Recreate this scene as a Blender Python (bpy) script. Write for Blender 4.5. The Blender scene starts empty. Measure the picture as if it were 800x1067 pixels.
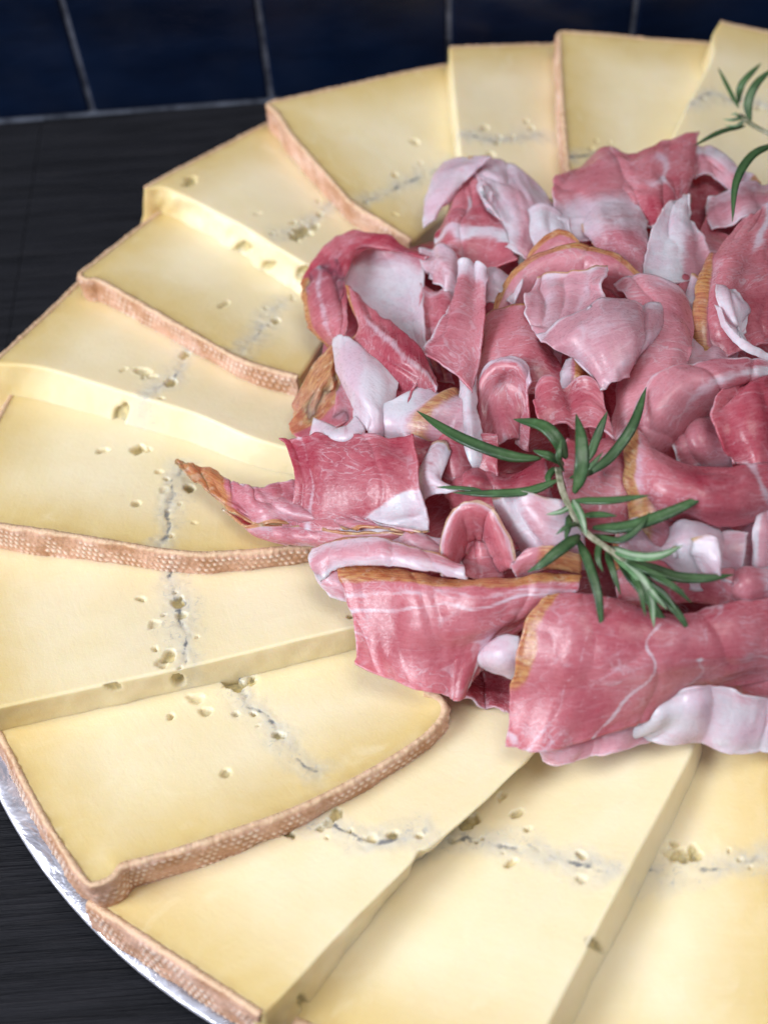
import bpy, math, random
import numpy as np
import bmesh
rad=math.radians
rng=np.random.RandomState(7)
S=bpy.context.scene
COL=S.collection

# ------------------------------------------------------------------ camera model
F=1300.0; PITCH=rad(54.18); ROLL=rad(-4.36); CAM=np.array([0,0,.2875+.028])
fw=np.array([0,math.cos(PITCH),-math.sin(PITCH)]); rt=np.array([1.,0,0]); up=np.cross(rt,fw)
RT=rt*math.cos(ROLL)+up*math.sin(ROLL); UP=-rt*math.sin(ROLL)+up*math.cos(ROLL)
def at(px,py,z):
    """world point at height z (metres) seen at photo pixel px,py"""
    d=(px-400)/F*RT-(py-533.5)/F*UP+fw
    return CAM+d*((z-CAM[2])/d[2])
def proj(X):
    d=np.asarray(X)-CAM; z=d@fw
    return np.stack([400+F*(d@RT)/z,533.5-F*(d@UP)/z],-1)
cd=bpy.data.cameras.new('camera'); co=bpy.data.objects.new('camera',cd); COL.objects.link(co)
from mathutils import Matrix, Vector
co.matrix_world=Matrix(((RT[0],UP[0],-fw[0],CAM[0]),(RT[1],UP[1],-fw[1],CAM[1]),(RT[2],UP[2],-fw[2],CAM[2]),(0,0,0,1)))
cd.sensor_fit='VERTICAL'; cd.sensor_height=36; cd.sensor_width=27; cd.lens=F/1067*36
cd.clip_start=.01; cd.clip_end=50
cd.dof.use_dof=True; cd.dof.focus_distance=.33; cd.dof.aperture_fstop=8.5
S.camera=co

# ------------------------------------------------------------------ noise
def _h(i,j,k,seed):
    n=(i*374761393+j*668265263+k*2147483647+seed*1274126177)&0xffffffff
    n=((n^(n>>13))*1274126177)&0xffffffff
    n=(n^(n>>16))
    return (n&0xffff)/32767.5-1
def noise(P,scale,seed=0,oct=2):
    P=np.asarray(P,float)
    if P.shape[-1]==2: P=np.concatenate([P,np.zeros(P.shape[:-1]+(1,))],-1)
    out=0; a=1.; tot=0
    for o in range(oct):
        Q=P/scale*(2**o)+17.3*o; I=np.floor(Q).astype(np.int64); f=Q-I; f=f*f*(3-2*f); r=0
        for dx in (0,1):
            for dy in (0,1):
                for dz in (0,1):
                    w=(f[...,0] if dx else 1-f[...,0])*(f[...,1] if dy else 1-f[...,1])*(f[...,2] if dz else 1-f[...,2])
                    r=r+w*_h(I[...,0]+dx,I[...,1]+dy,I[...,2]+dz,seed+o)
        out=out+a*r; tot+=a; a*=.5
    return out/tot
def sm(a,b,x):
    t=np.clip((x-a)/(b-a),0,1); return t*t*(3-2*t)

# ------------------------------------------------------------------ object helpers
def mesh_obj(name,V,Fc,mat=None,parent=None,attrs=None,uv=None,smooth=True,fix=False):
    me=bpy.data.meshes.new(name); me.from_pydata([tuple(v) for v in np.asarray(V)],[],Fc); 
    if attrs:
        for k,a in attrs.items():
            at_=me.attributes.new(k,'FLOAT','POINT'); at_.data.foreach_set('value',np.asarray(a,np.float32).ravel())
    if uv is not None:
        l=me.uv_layers.new(name='UVMap'); li=np.zeros(len(me.loops),np.int32); me.loops.foreach_get('vertex_index',li)
        l.data.foreach_set('uv',np.asarray(uv,np.float32)[li].ravel())
    if fix:
        bm=bmesh.new(); bm.from_mesh(me); bmesh.ops.recalc_face_normals(bm,faces=bm.faces); bm.to_mesh(me); bm.free()
    if smooth: me.polygons.foreach_set('use_smooth',[True]*len(me.polygons))
    me.update()
    o=bpy.data.objects.new(name,me); COL.objects.link(o)
    if mat: me.materials.append(mat)
    if parent: o.parent=parent
    return o
def tag(o,label,cat,group=None):
    o['label']=label; o['category']=cat
    if group: o['group']=group
    return o
def empty(name,loc):
    e=bpy.data.objects.new(name,None); e.location=Vector(loc); e.empty_display_size=.01; COL.objects.link(e); return e
def grid_faces(n,m,off=0):
    return [(off+i*m+j,off+i*m+j+1,off+(i+1)*m+j+1,off+(i+1)*m+j) for i in range(n-1) for j in range(m-1)]
def cr(P,n):
    """Catmull-Rom resample of control points P (k,...) to n samples"""
    P=np.asarray(P,float); k=len(P)
    if k==2: 
        t=np.linspace(0,1,n).reshape((-1,)+(1,)*(P.ndim-1)); return P[0]*(1-t)+P[1]*t
    E=np.concatenate([[2*P[0]-P[1]],P,[2*P[-1]-P[-2]]])
    t=np.linspace(0,k-1,n); i=np.minimum(t.astype(int),k-2); f=(t-i).reshape((-1,)+(1,)*(P.ndim-1))
    a,b,c,d=E[i],E[i+1],E[i+2],E[i+3]
    return .5*(2*b+(c-a)*f+(2*a-5*b+4*c-d)*f*f+(3*b-a-3*c+d)*f**3)
def resample(P,n):
    """arc-length even resample of polyline"""
    P=np.asarray(P,float); 
    if len(P)>2: P=cr(P,max(60,len(P)*12))
    d=np.r_[0,np.cumsum(np.linalg.norm(np.diff(P,axis=0),axis=1))]
    t=np.linspace(0,d[-1],n)
    return np.stack([np.interp(t,d,P[:,c]) for c in range(P.shape[1])],1)

# ------------------------------------------------------------------ material helpers
class NT:
    def __init__(s,name):
        s.m=bpy.data.materials.new(name); s.m.use_nodes=True; s.t=s.m.node_tree; s.n=s.t.nodes; s.l=s.t.links
        s.b=s.n['Principled BSDF']
    def new(s,ty,**kw):
        n=s.n.new(ty)
        for k,v in kw.items():
            if k in n.inputs: s.set(n.inputs[k],v)
            else: setattr(n,k,v)
        return n
    def set(s,inp,v):
        if isinstance(v,bpy.types.NodeSocket): s.l.new(v,inp)
        else:
            if isinstance(v,tuple) and len(v)==3 and inp.type=='RGBA': v=v+(1,)
            inp.default_value=v
    def P(s,**kw):
        for k,v in kw.items(): s.set(s.b.inputs[k.replace('_',' ')],v)
    def attr(s,name): return s.new('ShaderNodeAttribute',attribute_name=name).outputs['Fac']
    def math(s,op,a,b=0.,c=None,clamp=False):
        n=s.new('ShaderNodeMath',operation=op,use_clamp=clamp); s.set(n.inputs[0],a); s.set(n.inputs[1],b)
        if c is not None: s.set(n.inputs[2],c)
        return n.outputs[0]
    def mix(s,f,a,b,mode='MIX'):
        n=s.new('ShaderNodeMix',data_type='RGBA',blend_type=mode); s.set(n.inputs[0],f); s.set(n.inputs[6],a); s.set(n.inputs[7],b); return n.outputs[2]
    def ss(s,x,a,b,o0=0.,o1=1.):
        n=s.new('ShaderNodeMapRange',interpolation_type='SMOOTHSTEP'); s.set(n.inputs[0],x)
        n.inputs[1].default_value=a; n.inputs[2].default_value=b; n.inputs[3].default_value=o0; n.inputs[4].default_value=o1; return n.outputs[0]
    def noise(s,vec,scale,detail=3.,rough=.5,dist=0.):
        n=s.new('ShaderNodeTexNoise'); s.set(n.inputs['Vector'],vec); n.inputs['Scale'].default_value=scale
        n.inputs['Detail'].default_value=detail; n.inputs['Roughness'].default_value=rough; n.inputs['Distortion'].default_value=dist; return n.outputs['Fac']
    def map(s,vec,scale=(1,1,1),loc=(0,0,0),rot=(0,0,0)):
        n=s.new('ShaderNodeMapping'); s.set(n.inputs[0],vec); n.inputs['Scale'].default_value=scale; n.inputs['Location'].default_value=loc; n.inputs['Rotation'].default_value=rot; return n.outputs[0]
    def bump(s,h,dist,strength=1.,nrm=None):
        n=s.new('ShaderNodeBump'); s.set(n.inputs['Height'],h); n.inputs['Distance'].default_value=dist; n.inputs['Strength'].default_value=strength
        if nrm is not None: s.set(n.inputs['Normal'],nrm)
        return n.outputs[0]
    def pos(s): return s.new('ShaderNodeNewGeometry').outputs['Position']
    def uv(s): return s.new('ShaderNodeTexCoord').outputs['UV']

# cheese paste
def mat_paste():
    t=NT('cheese_paste'); p=t.pos()
    dr=t.attr('dr'); vn=t.attr('vn'); ho=t.attr('hole')
    n1=t.noise(p,45,3); n2=t.noise(p,900,4,.6); n3=t.noise(p,260,5,.6,1.2); n4=t.noise(p,120,3,.5)
    base=t.mix(t.ss(n1,.3,.7),(.80,.685,.43),(.84,.735,.51))
    w=t.math('ADD',dr,t.math('MULTIPLY',t.math('SUBTRACT',n4,.5),.006))
    och=t.ss(w,.0005,.026,1,0)
    base=t.mix(t.math('MULTIPLY',och,.85),base,(.66,.49,.19))
    och2=t.ss(w,-.001,.004,1,0)
    base=t.mix(t.math('MULTIPLY',och2,.5),base,(.50,.32,.12))
    # blue grey vein: speckles in a halo + broken line
    halo=t.ss(t.math('ADD',vn,t.math('MULTIPLY',t.math('SUBTRACT',n4,.5),.014)),.0,.0065,1,0)
    spk=t.math('MULTIPLY',t.ss(t.noise(p,420,5,.65,1.5),.54,.68),halo)
    base=t.mix(t.math('MULTIPLY',spk,.55),base,(.33,.36,.38))
    base=t.mix(t.math('MULTIPLY',t.math('MULTIPLY',halo,t.ss(n4,.35,.65,.3,1.)),.62),base,(.44,.47,.50))
    wob=t.math('ADD',vn,t.math('MULTIPLY',t.math('SUBTRACT',n3,.5),.0030))
    line=t.ss(wob,.0,.0008,1,0)
    brk=t.ss(t.noise(p,190,3),.42,.62)
    base=t.mix(t.math('MULTIPLY',t.math('MULTIPLY',line,brk),.9),base,(.11,.125,.15))
    # holes: ochre tint, with the shade inside the pits painted darker
    hcol=t.mix(t.ss(n3,.35,.65),(.66,.53,.24),(.38,.32,.16))
    base=t.mix(t.math('MULTIPLY',t.ss(ho,.08,.75),.85),base,hcol)
    base=t.mix(t.math('MULTIPLY',t.ss(n2,.62,.80),.12),base,(.95,.88,.70))
    cb=t.new('ShaderNodeCombineXYZ',X=t.attr('al'),Y=t.attr('ac')).outputs[0]
    ks=t.noise(t.map(cb,(420,28,1)),1.,4,.6,.6); kb=t.noise(t.map(cb,(60,90,1),(5,3,0)),1.,4,.55,.5)
    base=t.mix(t.math('MULTIPLY',t.ss(ks,.5,.75),.05),base,(.92,.85,.66))
    base=t.mix(t.math('MULTIPLY',t.ss(kb,.45,.7),.22),base,(.74,.62,.40))
    base=t.mix(t.math('MULTIPLY',t.ss(kb,.42,.25),.25),base,(.90,.82,.62))
    bh=t.math('ADD',t.math('ADD',t.math('MULTIPLY',n2,.35),t.math('MULTIPLY',n3,.55)),t.math('MULTIPLY',ks,.3))
    t.P(Base_Color=base,Roughness=t.ss(kb,.3,.7,.32,.55),Specular_IOR_Level=.42,Subsurface_Weight=.35,Subsurface_Radius=(1.,.68,.30),Subsurface_Scale=.0045,Normal=t.bump(bh,.00035,.5))
    return t.m
def mat_rind():
    t=NT('cheese_rind'); p=t.pos(); w=t.attr('weave'); tp=t.attr('topedge')
    n1=t.noise(p,90,4,.6); n2=t.noise(p,700,4,.6); n3=t.noise(p,220,4,.55)
    base=t.mix(t.ss(n1,.33,.68),(.46,.235,.13),(.68,.42,.31))
    base=t.mix(t.math('MULTIPLY',t.ss(n3,.5,.72),.5),base,(.74,.52,.44))
    wf=t.math('MULTIPLY',t.ss(t.math('ADD',w,t.math('MULTIPLY',t.math('SUBTRACT',n2,.5),.9)),.35,.85),t.ss(n1,.30,.55,.35,1.))
    base=t.mix(t.math('MULTIPLY',wf,.85),base,(.84,.70,.60))
    base=t.mix(t.math('MULTIPLY',tp,t.ss(n2,.3,.6,.35,.9)),base,(.70,.50,.32))
    t.P(Base_Color=base,Roughness=.5,Specular_IOR_Level=.45,Subsurface_Weight=.15,Subsurface_Radius=(1.,.5,.3),Subsurface_Scale=.001,Normal=t.bump(t.math('ADD',n2,n3),.0006,.8))
    return t.m
def mat_ham():
    t=NT('cured_ham'); p=t.pos(); uv=t.uv()
    fat=t.attr('fat'); rim=t.attr('rim'); tone=t.attr('tone')
    n1=t.noise(p,60,4,.55,.6); n2=t.noise(p,380,4,.6); n3=t.noise(p,1500,3,.6)
    m=t.map(uv,(1,1,1))
    va=t.noise(t.map(uv,(2.4,5.5,1)),3.2,4,.55,1.6)   # stretched marbling
    vb=t.noise(t.map(uv,(6,3,1),(3,7,1)),3.0,3,.55,1.2)
    ra=t.math('ABSOLUTE',t.math('SUBTRACT',va,.5)); rb=t.math('ABSOLUTE',t.math('SUBTRACT',vb,.52))
    marb=t.math('MULTIPLY',t.ss(ra,.0,.030,1,0),t.ss(n1,.40,.62))
    vo=t.new('ShaderNodeTexVoronoi',feature='DISTANCE_TO_EDGE'); t.set(vo.inputs['Vector'],t.mix(.10,t.map(uv,(1,1.6,1)),t.new('ShaderNodeTexNoise',Vector=uv,Scale=9.,Detail=4.).outputs['Color'])); vo.inputs['Scale'].default_value=11
    web=t.math('MULTIPLY',t.ss(vo.outputs['Distance'],.0,.075,1,0),t.ss(t.noise(t.map(uv,(1,1,1),(4,4,0)),7,2),.50,.72,0,.7))
    marb=t.math('MAXIMUM',marb,web)
    patch=t.math('MULTIPLY',t.ss(va,.60,.72),.55)
    n0=t.noise(p,26,2); fib=t.noise(t.map(uv,(3,14,1)),9,3,.5); mus=t.mix(t.ss(t.math('ADD',t.math('MULTIPLY',n1,.4),t.math('MULTIPLY',n0,.6)),.34,.64),(.40,.045,.080),(.74,.24,.285))
    mus=t.mix(t.ss(tone,0.,1.),mus,(.74,.36,.43))
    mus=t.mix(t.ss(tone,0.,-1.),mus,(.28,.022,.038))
    mus=t.mix(t.math('MULTIPLY',t.ss(n2,.45,.75),.12),mus,(.72,.32,.36))
    mus=t.mix(t.math('MULTIPLY',t.ss(fib,.45,.7),.13),mus,(.80,.40,.45))
    mus=t.mix(t.math('MULTIPLY',t.ss(fib,.5,.3),.12),mus,(.30,.025,.05))
    col=t.mix(t.math('MULTIPLY',t.math('MAXIMUM',marb,patch),.55),mus,(.82,.56,.63))
    fcol=t.mix(t.ss(n1,.35,.7),(.88,.70,.78),(.82,.50,.60))
    f2=t.ss(t.math('ADD',fat,t.math('ADD',t.math('MULTIPLY',t.math('SUBTRACT',n1,.5),1.3),t.math('MULTIPLY',t.math('SUBTRACT',fib,.5),.5))),.22,.85)
    f2=t.math('MULTIPLY',f2,t.ss(t.noise(t.map(uv,(2,7,1),(9,2,0)),5,3),.30,.45,.72,1))
    col=t.mix(f2,col,fcol)
    r2=t.ss(t.math('ADD',rim,t.math('MULTIPLY',t.math('SUBTRACT',n2,.5),.5)),.3,.75)
    rcol=t.mix(t.ss(fib,.35,.65),(.42,.14,.035),(.66,.34,.11)); rcol=t.mix(t.math('MULTIPLY',t.ss(n2,.56,.7),.6),rcol,(.78,.58,.40))
    col=t.mix(t.math('MULTIPLY',r2,t.ss(n1,.3,.6,.62,.88)),col,rcol)
    bh=t.math('ADD',t.math('MULTIPLY',n2,.55),t.math('MULTIPLY',n3,.18)); bh=t.math('ADD',bh,t.math('MULTIPLY',marb,.12))
    bh=t.math('ADD',bh,t.math('MULTIPLY',fib,.22))
    t.P(Base_Color=col,Roughness=t.ss(t.noise(p,900,3,.6),.35,.65,.24,.50),Specular_IOR_Level=.5,Subsurface_Weight=.7,Subsurface_Radius=(1.,.42,.42),Subsurface_Scale=.0040,
        Coat_Weight=.30,Coat_Roughness=.20,Normal=t.bump(bh,.0007,.6))
    tr=t.new('ShaderNodeBsdfTranslucent',Color=col); mx=t.new('ShaderNodeMixShader'); mx.inputs[0].default_value=.22
    t.l.new(t.b.outputs[0],mx.inputs[1]); t.l.new(tr.outputs[0],mx.inputs[2]); t.l.new(mx.outputs[0],t.n['Material Output'].inputs[0])
    return t.m
def mat_needle(pale=False):
    t=NT('rosemary_underside' if pale else 'rosemary_needle'); p=t.pos(); n=t.noise(p,500,4); n1=t.noise(p,90,2); rd=t.attr('ridge')
    if pale: c=t.mix(t.ss(n,.35,.65),(.05,.14,.05),(.10,.22,.09)); c=t.mix(t.math('MULTIPLY',t.math('POWER',rd,2.),.8),c,(.50,.60,.46))
    else:
        c=t.mix(t.ss(n1,.3,.7),(.010,.036,.012),(.028,.080,.022)); c=t.mix(t.math('MULTIPLY',t.ss(n,.5,.75),.4),c,(.09,.20,.09)); c=t.mix(t.math('MULTIPLY',rd,.35),c,(.16,.26,.12))
    t.P(Base_Color=c,Roughness=.36,Specular_IOR_Level=.5,Subsurface_Weight=.08,Subsurface_Radius=(.4,1,.3),Subsurface_Scale=.001,Normal=t.bump(n,.0003,.6)); return t.m
def mat_stem():
    t=NT('rosemary_stem'); p=t.pos(); n=t.noise(p,400,4)
    t.P(Base_Color=t.mix(t.ss(n,.35,.65),(.14,.15,.08),(.36,.34,.25)),Roughness=.6,Normal=t.bump(n,.0004,.8)); return t.m
def mat_wood():
    t=NT('dark_wood'); p=t.pos()
    g=t.noise(t.map(p,(2.2,55,30),rot=(0,0,rad(-12))),6,8,.65,.4); g2=t.noise(t.map(p,(6,210,60),rot=(0,0,rad(-12))),5,4,.6); b=t.noise(p,9,3)
    c=t.mix(t.ss(g,.35,.68),(.006,.0065,.009),(.015,.0155,.020)); c=t.mix(t.math('MULTIPLY',t.ss(g2,.55,.7),.4),c,(.032,.030,.034))
    t.P(Base_Color=c,Roughness=t.ss(b,.3,.7,.42,.62),Specular_IOR_Level=.12,Normal=t.bump(t.math('ADD',g,g2),.0010,.8)); return t.m
def mat_tile():
    t=NT('glazed_tile'); p=t.pos(); n=t.noise(t.map(p,(1,1,3)),14,4,.6); n2=t.noise(p,60,3)
    c=t.mix(t.ss(n,.3,.7),(.0014,.0042,.015),(.0035,.010,.032))
    t.P(Base_Color=c,Roughness=t.ss(n2,.3,.7,.28,.45),Specular_IOR_Level=.3,Normal=t.bump(n,.002,.5)); return t.m
def mat_grout():
    t=NT('grout'); p=t.pos(); n=t.noise(p,70,5,.7)
    t.P(Base_Color=t.mix(t.ss(n,.3,.65),(.05,.06,.09),(.32,.36,.46)),Roughness=.85,Normal=t.bump(n,.002,.6)); return t.m
def mat_tray():
    t=NT('tray_metal'); p=t.pos(); n=t.noise(t.map(p,(1,1,1)),38,4,.6,1.5); n2=t.noise(p,160,3)
    t.P(Base_Color=(.80,.80,.90),Metallic=.7,Roughness=t.ss(n2,.3,.7,.18,.34),Normal=t.bump(t.math('ADD',n,t.math('MULTIPLY',n2,.2)),.0024,.6)); return t.m
M_PASTE=mat_paste(); M_RIND=mat_rind(); M_HAM=mat_ham(); M_NEED=mat_needle(); M_PALE=mat_needle(True); M_STEM=mat_stem()
M_WOOD=mat_wood(); M_TILE=mat_tile(); M_GROUT=mat_grout(); M_TRAY=mat_tray()

# ------------------------------------------------------------------ cheese
ZB=.006; T=.0135; HH=.0150
def polar_dist(P2,L2):
    """distance of points (n,2) to polyline (k,2)"""
    best=np.full(len(P2),9.)
    for a,b in zip(L2[:-1],L2[1:]):
        ab=b-a; t=np.clip(((P2-a)@ab)/(ab@ab+1e-12),0,1); best=np.minimum(best,np.linalg.norm(P2-a-t[:,None]*ab,axis=1))
    return best
def cheese(label,ccw,D,C,end=None,side_rind=False,flare=0.,flare_in=None,vein=None,holes=(),sholes=(),t=T,seed=0,ragged=0.,bevel=.00028):
    zt=ZB+T+HH; zl=ZB+T
    ec=np.array([at(x,y,zt) for x,y in ccw]); 
    if len(ec)==2: ec=np.array([ec[0],ec.mean(0),ec[1]])
    L=np.linalg.norm(np.diff(ec,axis=0),axis=1).sum()
    ns=int(L/.00050); EC=resample(ec,ns)
    Dw,Cw=at(*D,zl),at(*C,zl); nv=int(np.linalg.norm(Dw-EC[0])/.00050)
    s=np.linspace(0,1,ns)[:,None]
    ew=Dw*(1-s)+Cw*s
    v=np.linspace(0,1,nv)
    kk=max(9,int(ns*.16))|1; pad=np.concatenate([2*EC[0]-EC[kk//2:0:-1],EC,2*EC[-1]-EC[-2:-2-kk//2:-1]]); ker=np.hanning(kk+2)[1:-1]; ker/=ker.sum()
    ES=np.stack([np.convolve(pad[:,c],ker,'valid') for c in range(3)],1)
    if len(ES)!=ns: ES=resample(ES,ns)
    E3=ES[:,None,:]+(EC-ES)[:,None,:]*np.exp(-(v/.05)**1.5)[None,:,None]
    G=E3*(1-v)[None,:,None]+ew[:,None,:]*v[None,:,None]
    # outer end outline: extra control points bend it
    if end is not None:
        en=resample(np.array([EC[0]]+[at(x,y,zt+(zl-zt)*k) for x,y,k in end]+[Dw]),nv)
        G=G+(en-G[0])[None]*((1-s)**3)[:,:,None]
    # gentle sag + surface waviness
    W=noise(G[...,:2]+seed,.03,seed,2)*.0007; G[...,2]+=W
    flat=G.reshape(-1,3).copy(); scr=proj(flat)
    hole=np.zeros(len(flat)); dz=np.zeros(len(flat))
    hn=noise(flat[:,:2],.0019,seed+5,3); 
    if vein is not None:
        vr=np.random.RandomState(seed*13+1); vp=resample(np.array(vein,float),60); ex=[]
        for _ in range(4):
            c_=vp[vr.randint(60)]; g_=vr.normal(0,9,2); ex.append((c_[0]+g_[0],c_[1]+g_[1],vr.uniform(1.3,4.2),vr.uniform(1.1,2.8),vr.uniform(1.4,2.6)))
        holes=list(holes)+ex
    for hx,hy,rx,ry,dep in holes:
        rx*=.88; ry*=.85; dep*=.8
        if dep<1.1 and rng.rand()<.5: continue
        ang=rng.uniform(-.5,.5); dx=scr[:,0]-hx; dy=scr[:,1]-hy
        a=dx*math.cos(ang)+dy*math.sin(ang); b=-dx*math.sin(ang)+dy*math.cos(ang)
        r=np.sqrt((a/rx)**2+(b/ry)**2)+hn*.8
        k=1-sm(.62,1.0,r); dz-=k*dep*.001*(1+.3*hn); hole=np.maximum(hole,k*min(1,dep/2.2))
        dz+=.00010*np.exp(-((r-1.12)/.14)**2)*(hn>0)            # raised torn lip
    vn=np.full(len(flat),1.)
    if vein is not None:
        nearest=[flat[np.argmin(((scr-np.array(q))**2).sum(1))] for q in vein]
        vl=resample(np.array(nearest)[:,:2],40) if len(vein)>2 else np.array(nearest)[:,:2]
        wob=np.stack([noise(flat[:,:2],.009,seed+11),noise(flat[:,:2],.009,seed+12)],1)*.0024+np.stack([noise(flat[:,:2],.0035,seed+13),noise(flat[:,:2],.0035,seed+14)],1)*.0012
        vn=polar_dist(flat[:,:2]+wob,vl)
        crack=(1-sm(.0001,.0009,vn))*sm(-.1,.35,noise(flat[:,:2],.006,seed+20)); dz-=crack*.0002
        rough=(1-sm(.0,.007,vn)); dz+=rough*noise(flat[:,:2],.0016,seed+3,2)*.00022
    flat[:,2]+=dz
    flat=flat.reshape(ns,nv,3); 
    dcc=((G-EC[:,None,:])**2).sum(-1)**.5; dend=((G-G[0][None])**2).sum(-1)**.5
    al=np.concatenate([[0],np.cumsum(np.linalg.norm(np.diff(G[:,nv//2],axis=0),axis=1))])[:,None]+0*v[None,:]; ac=v[None,:]*np.linalg.norm(Dw-EC[0])+0*s
    al=al+seed*.3; AL=[al.ravel()]; AC=[ac.ravel()]
    dr=np.minimum(dend, dcc if side_rind else 1.)
    # perimeter ring
    ring=[(i,0) for i in range(ns)]+[(ns-1,j) for j in range(1,nv)]+[(i,nv-1) for i in range(ns-2,-1,-1)]+[(0,j) for j in range(nv-2,0,-1)]
    ri=np.array([i*nv+j for i,j in ring]); rv=np.array([j/(nv-1) for i,j in ring])
    V=flat.reshape(-1,3); Gp=G.reshape(-1,3)[ri]
    nrm=np.roll(Gp,-3,0)-np.roll(Gp,3,0); nrm=np.stack([nrm[:,1],-nrm[:,0],nrm[:,0]*0],1); nrm/=np.linalg.norm(nrm,axis=1)[:,None]+1e-12
    cen=Gp.mean(0); 
    if ((Gp-cen)*nrm).sum()<0: nrm=-nrm
    V=V.copy(); V[ri,2]-=bevel
    fl=np.array([flare+(flare_in-flare)*(i/(ns-1)) if flare_in is not None else flare for i,j in ring]); K=18; rows=[ri]; VV=[V]; off=len(V); DR=[dr.ravel()]; VN=[vn]; HO=[hole]
    for k in range(1,K+1):
        f=(.005,.016,.034)[k-1] if k<4 else .034+.966*(k-3)/(K-3); w=(1-rv)**6
        drop=(t+.0012*w)*f
        P=Gp.copy(); P[:,2]-=bevel+drop
        o=bevel*(.55,.85,1.)[min(k,3)-1]+fl*w*f+w*noise(P,.006,seed+31,2)*.00055*(1+ragged*4)*min(1,f*8)
        sc=proj(P); hs=np.zeros(len(P))
        for hx,hy,rx,ry,dep in sholes:
            r=np.sqrt(((sc[:,0]-hx)/rx)**2+((sc[:,1]-hy)/ry)**2)+noise(P,.0025,seed+9)*.25
            kk=(1-sm(.6,1.,r))*(rv<.02); o=o-kk*dep*.001; hs=np.maximum(hs,kk)
        P=P+nrm*np.asarray(o)[:,None] if np.ndim(o) else P+nrm*o
        VV.append(P); rows.append(np.arange(off,off+len(P))); off+=len(P)
        AL.append(al.ravel()[ri]); AC.append(ac.ravel()[ri]+drop); DR.append(dr.ravel()[ri]); VN.append(vn[ri]+.0002); HO.append(hs)
    Fc=grid_faces(ns,nv)
    n=len(ri)
    for k in range(K):
        a,b=rows[k],rows[k+1]
        Fc+=[(int(a[(i+1)%n]),int(a[i]),int(b[i]),int(b[(i+1)%n])) for i in range(n)]
    Fc.append(tuple(int(x) for x in rows[-1]))
    V=np.concatenate(VV)
    base=empty('cheese_slice',(V[:,0].mean(),V[:,1].mean(),V[:,2].min())); o3=np.array(base.location)
    mesh_obj('paste',V-o3,Fc,M_PASTE,base,{'al':np.concatenate(AL),'ac':np.concatenate(AC),'dr':np.concatenate(DR),'vn':np.concatenate(VN),'hole':np.concatenate(HO)},fix=True)
    # rind band
    path=G[0,::-1]                                       # D -> A along the outer end
    if side_rind: path=np.concatenate([path,G[1:,0]])
    ne_=npn0=1
    path=resample(path,int(np.linalg.norm(np.diff(path,axis=0),axis=1).sum()/.00038)) if not side_rind else path[::1]
    d=np.r_[0,np.cumsum(np.linalg.norm(np.diff(path,axis=0),axis=1))]
    npn=int(d[-1]/.00036); ne_=npn*(np.linalg.norm(np.diff(G[0],axis=0),axis=1).sum()/d[-1]); tt=np.linspace(0,d[-1],npn); path=np.stack([np.interp(tt,d,path[:,c]) for c in range(3)],1)
    ks=np.ones(9)/9; sp=np.stack([np.convolve(np.r_[[path[0,c]]*4,path[:,c],[path[-1,c]]*4],ks,'valid') for c in range(3)],1); path=sp
    tg=np.gradient(path,axis=0); nn=np.stack([tg[:,1],-tg[:,0],tg[:,0]*0],1); nn/=np.linalg.norm(nn,axis=1)[:,None]
    if ((path-cen)*nn).sum()<0: nn=-nn
    RW=26; thk=.0013; X=[];AW=[];TE=[]
    irr=noise(path,.0013,seed+40,2)*.00028; th2=noise(path,.012,seed+41)*.0003
    prof=[(-.0005,-.0012,1),(-.0004,.00015,1),(thk*.55,.0003,1)]
    for o_,h_,te in prof:
        P=path+nn*(o_+th2*0)[None,None] if False else path+nn*(o_)
        P=P.copy(); P[:,2]+=h_+irr; X.append(P); AW.append(np.zeros(npn)); TE.append(np.full(npn,float(te)))
    wsc=np.clip((tt-.004)/.01,0,1)
    for r in range(RW):
        f=r/(RW-1); hgt=-(t+.0015)*f
        per=.00185; rowh=.0024
        rowi=np.floor(-hgt/rowh); ph=tt/per+.5*(rowi%2)+noise(path,.012,seed+50,2)*.9
        wv=np.abs(np.sin(np.pi*ph))**.8*abs(math.sin(math.pi*(-hgt/rowh)))**.7
        P=path.copy(); P[:,2]+=hgt
        wv=wv*(.25+.75*sm(-.45,.3,noise(P,.0055,seed+51,3)))
        edge=sm(0,.08,f)*sm(0,.12,1-f)
        o_=thk*(.8+.2*edge)+th2+wv*.00050*edge+noise(P,.0045,seed+52,3)*.0006+.0022*f*(1-sm(.9,1.,np.arange(npn)/(ne_/1.)))
        P+=nn*np.broadcast_to(o_,(npn,))[:,None]; P[:,2]+=irr*(1-f)
        X.append(P); AW.append(wv*edge); TE.append(np.full(npn,1. if r==0 else 0.))
    P=path.copy(); P[:,2]-=t+.0015; P-=nn*.0005; X.append(P); AW.append(np.zeros(npn)); TE.append(np.zeros(npn))
    R=np.array(X); nr=len(X)
    Vr=R.reshape(-1,3); Fr=grid_faces(nr,npn); 
    Fr+=[(j+1,j,(nr-1)*npn+j,(nr-1)*npn+j+1) for j in range(npn-1)]
    Fr.append(tuple(i*npn for i in range(nr))); Fr.append(tuple(i*npn+npn-1 for i in range(nr-1,-1,-1)))
    mesh_obj('rind',Vr-o3,Fr,M_RIND,base,{'weave':np.array(AW).ravel(),'topedge':np.array(TE).ravel()},fix=True)
    tag(base,label,'cheese slice','slices of veined cheese fanned around the tray')
    return base

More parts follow.
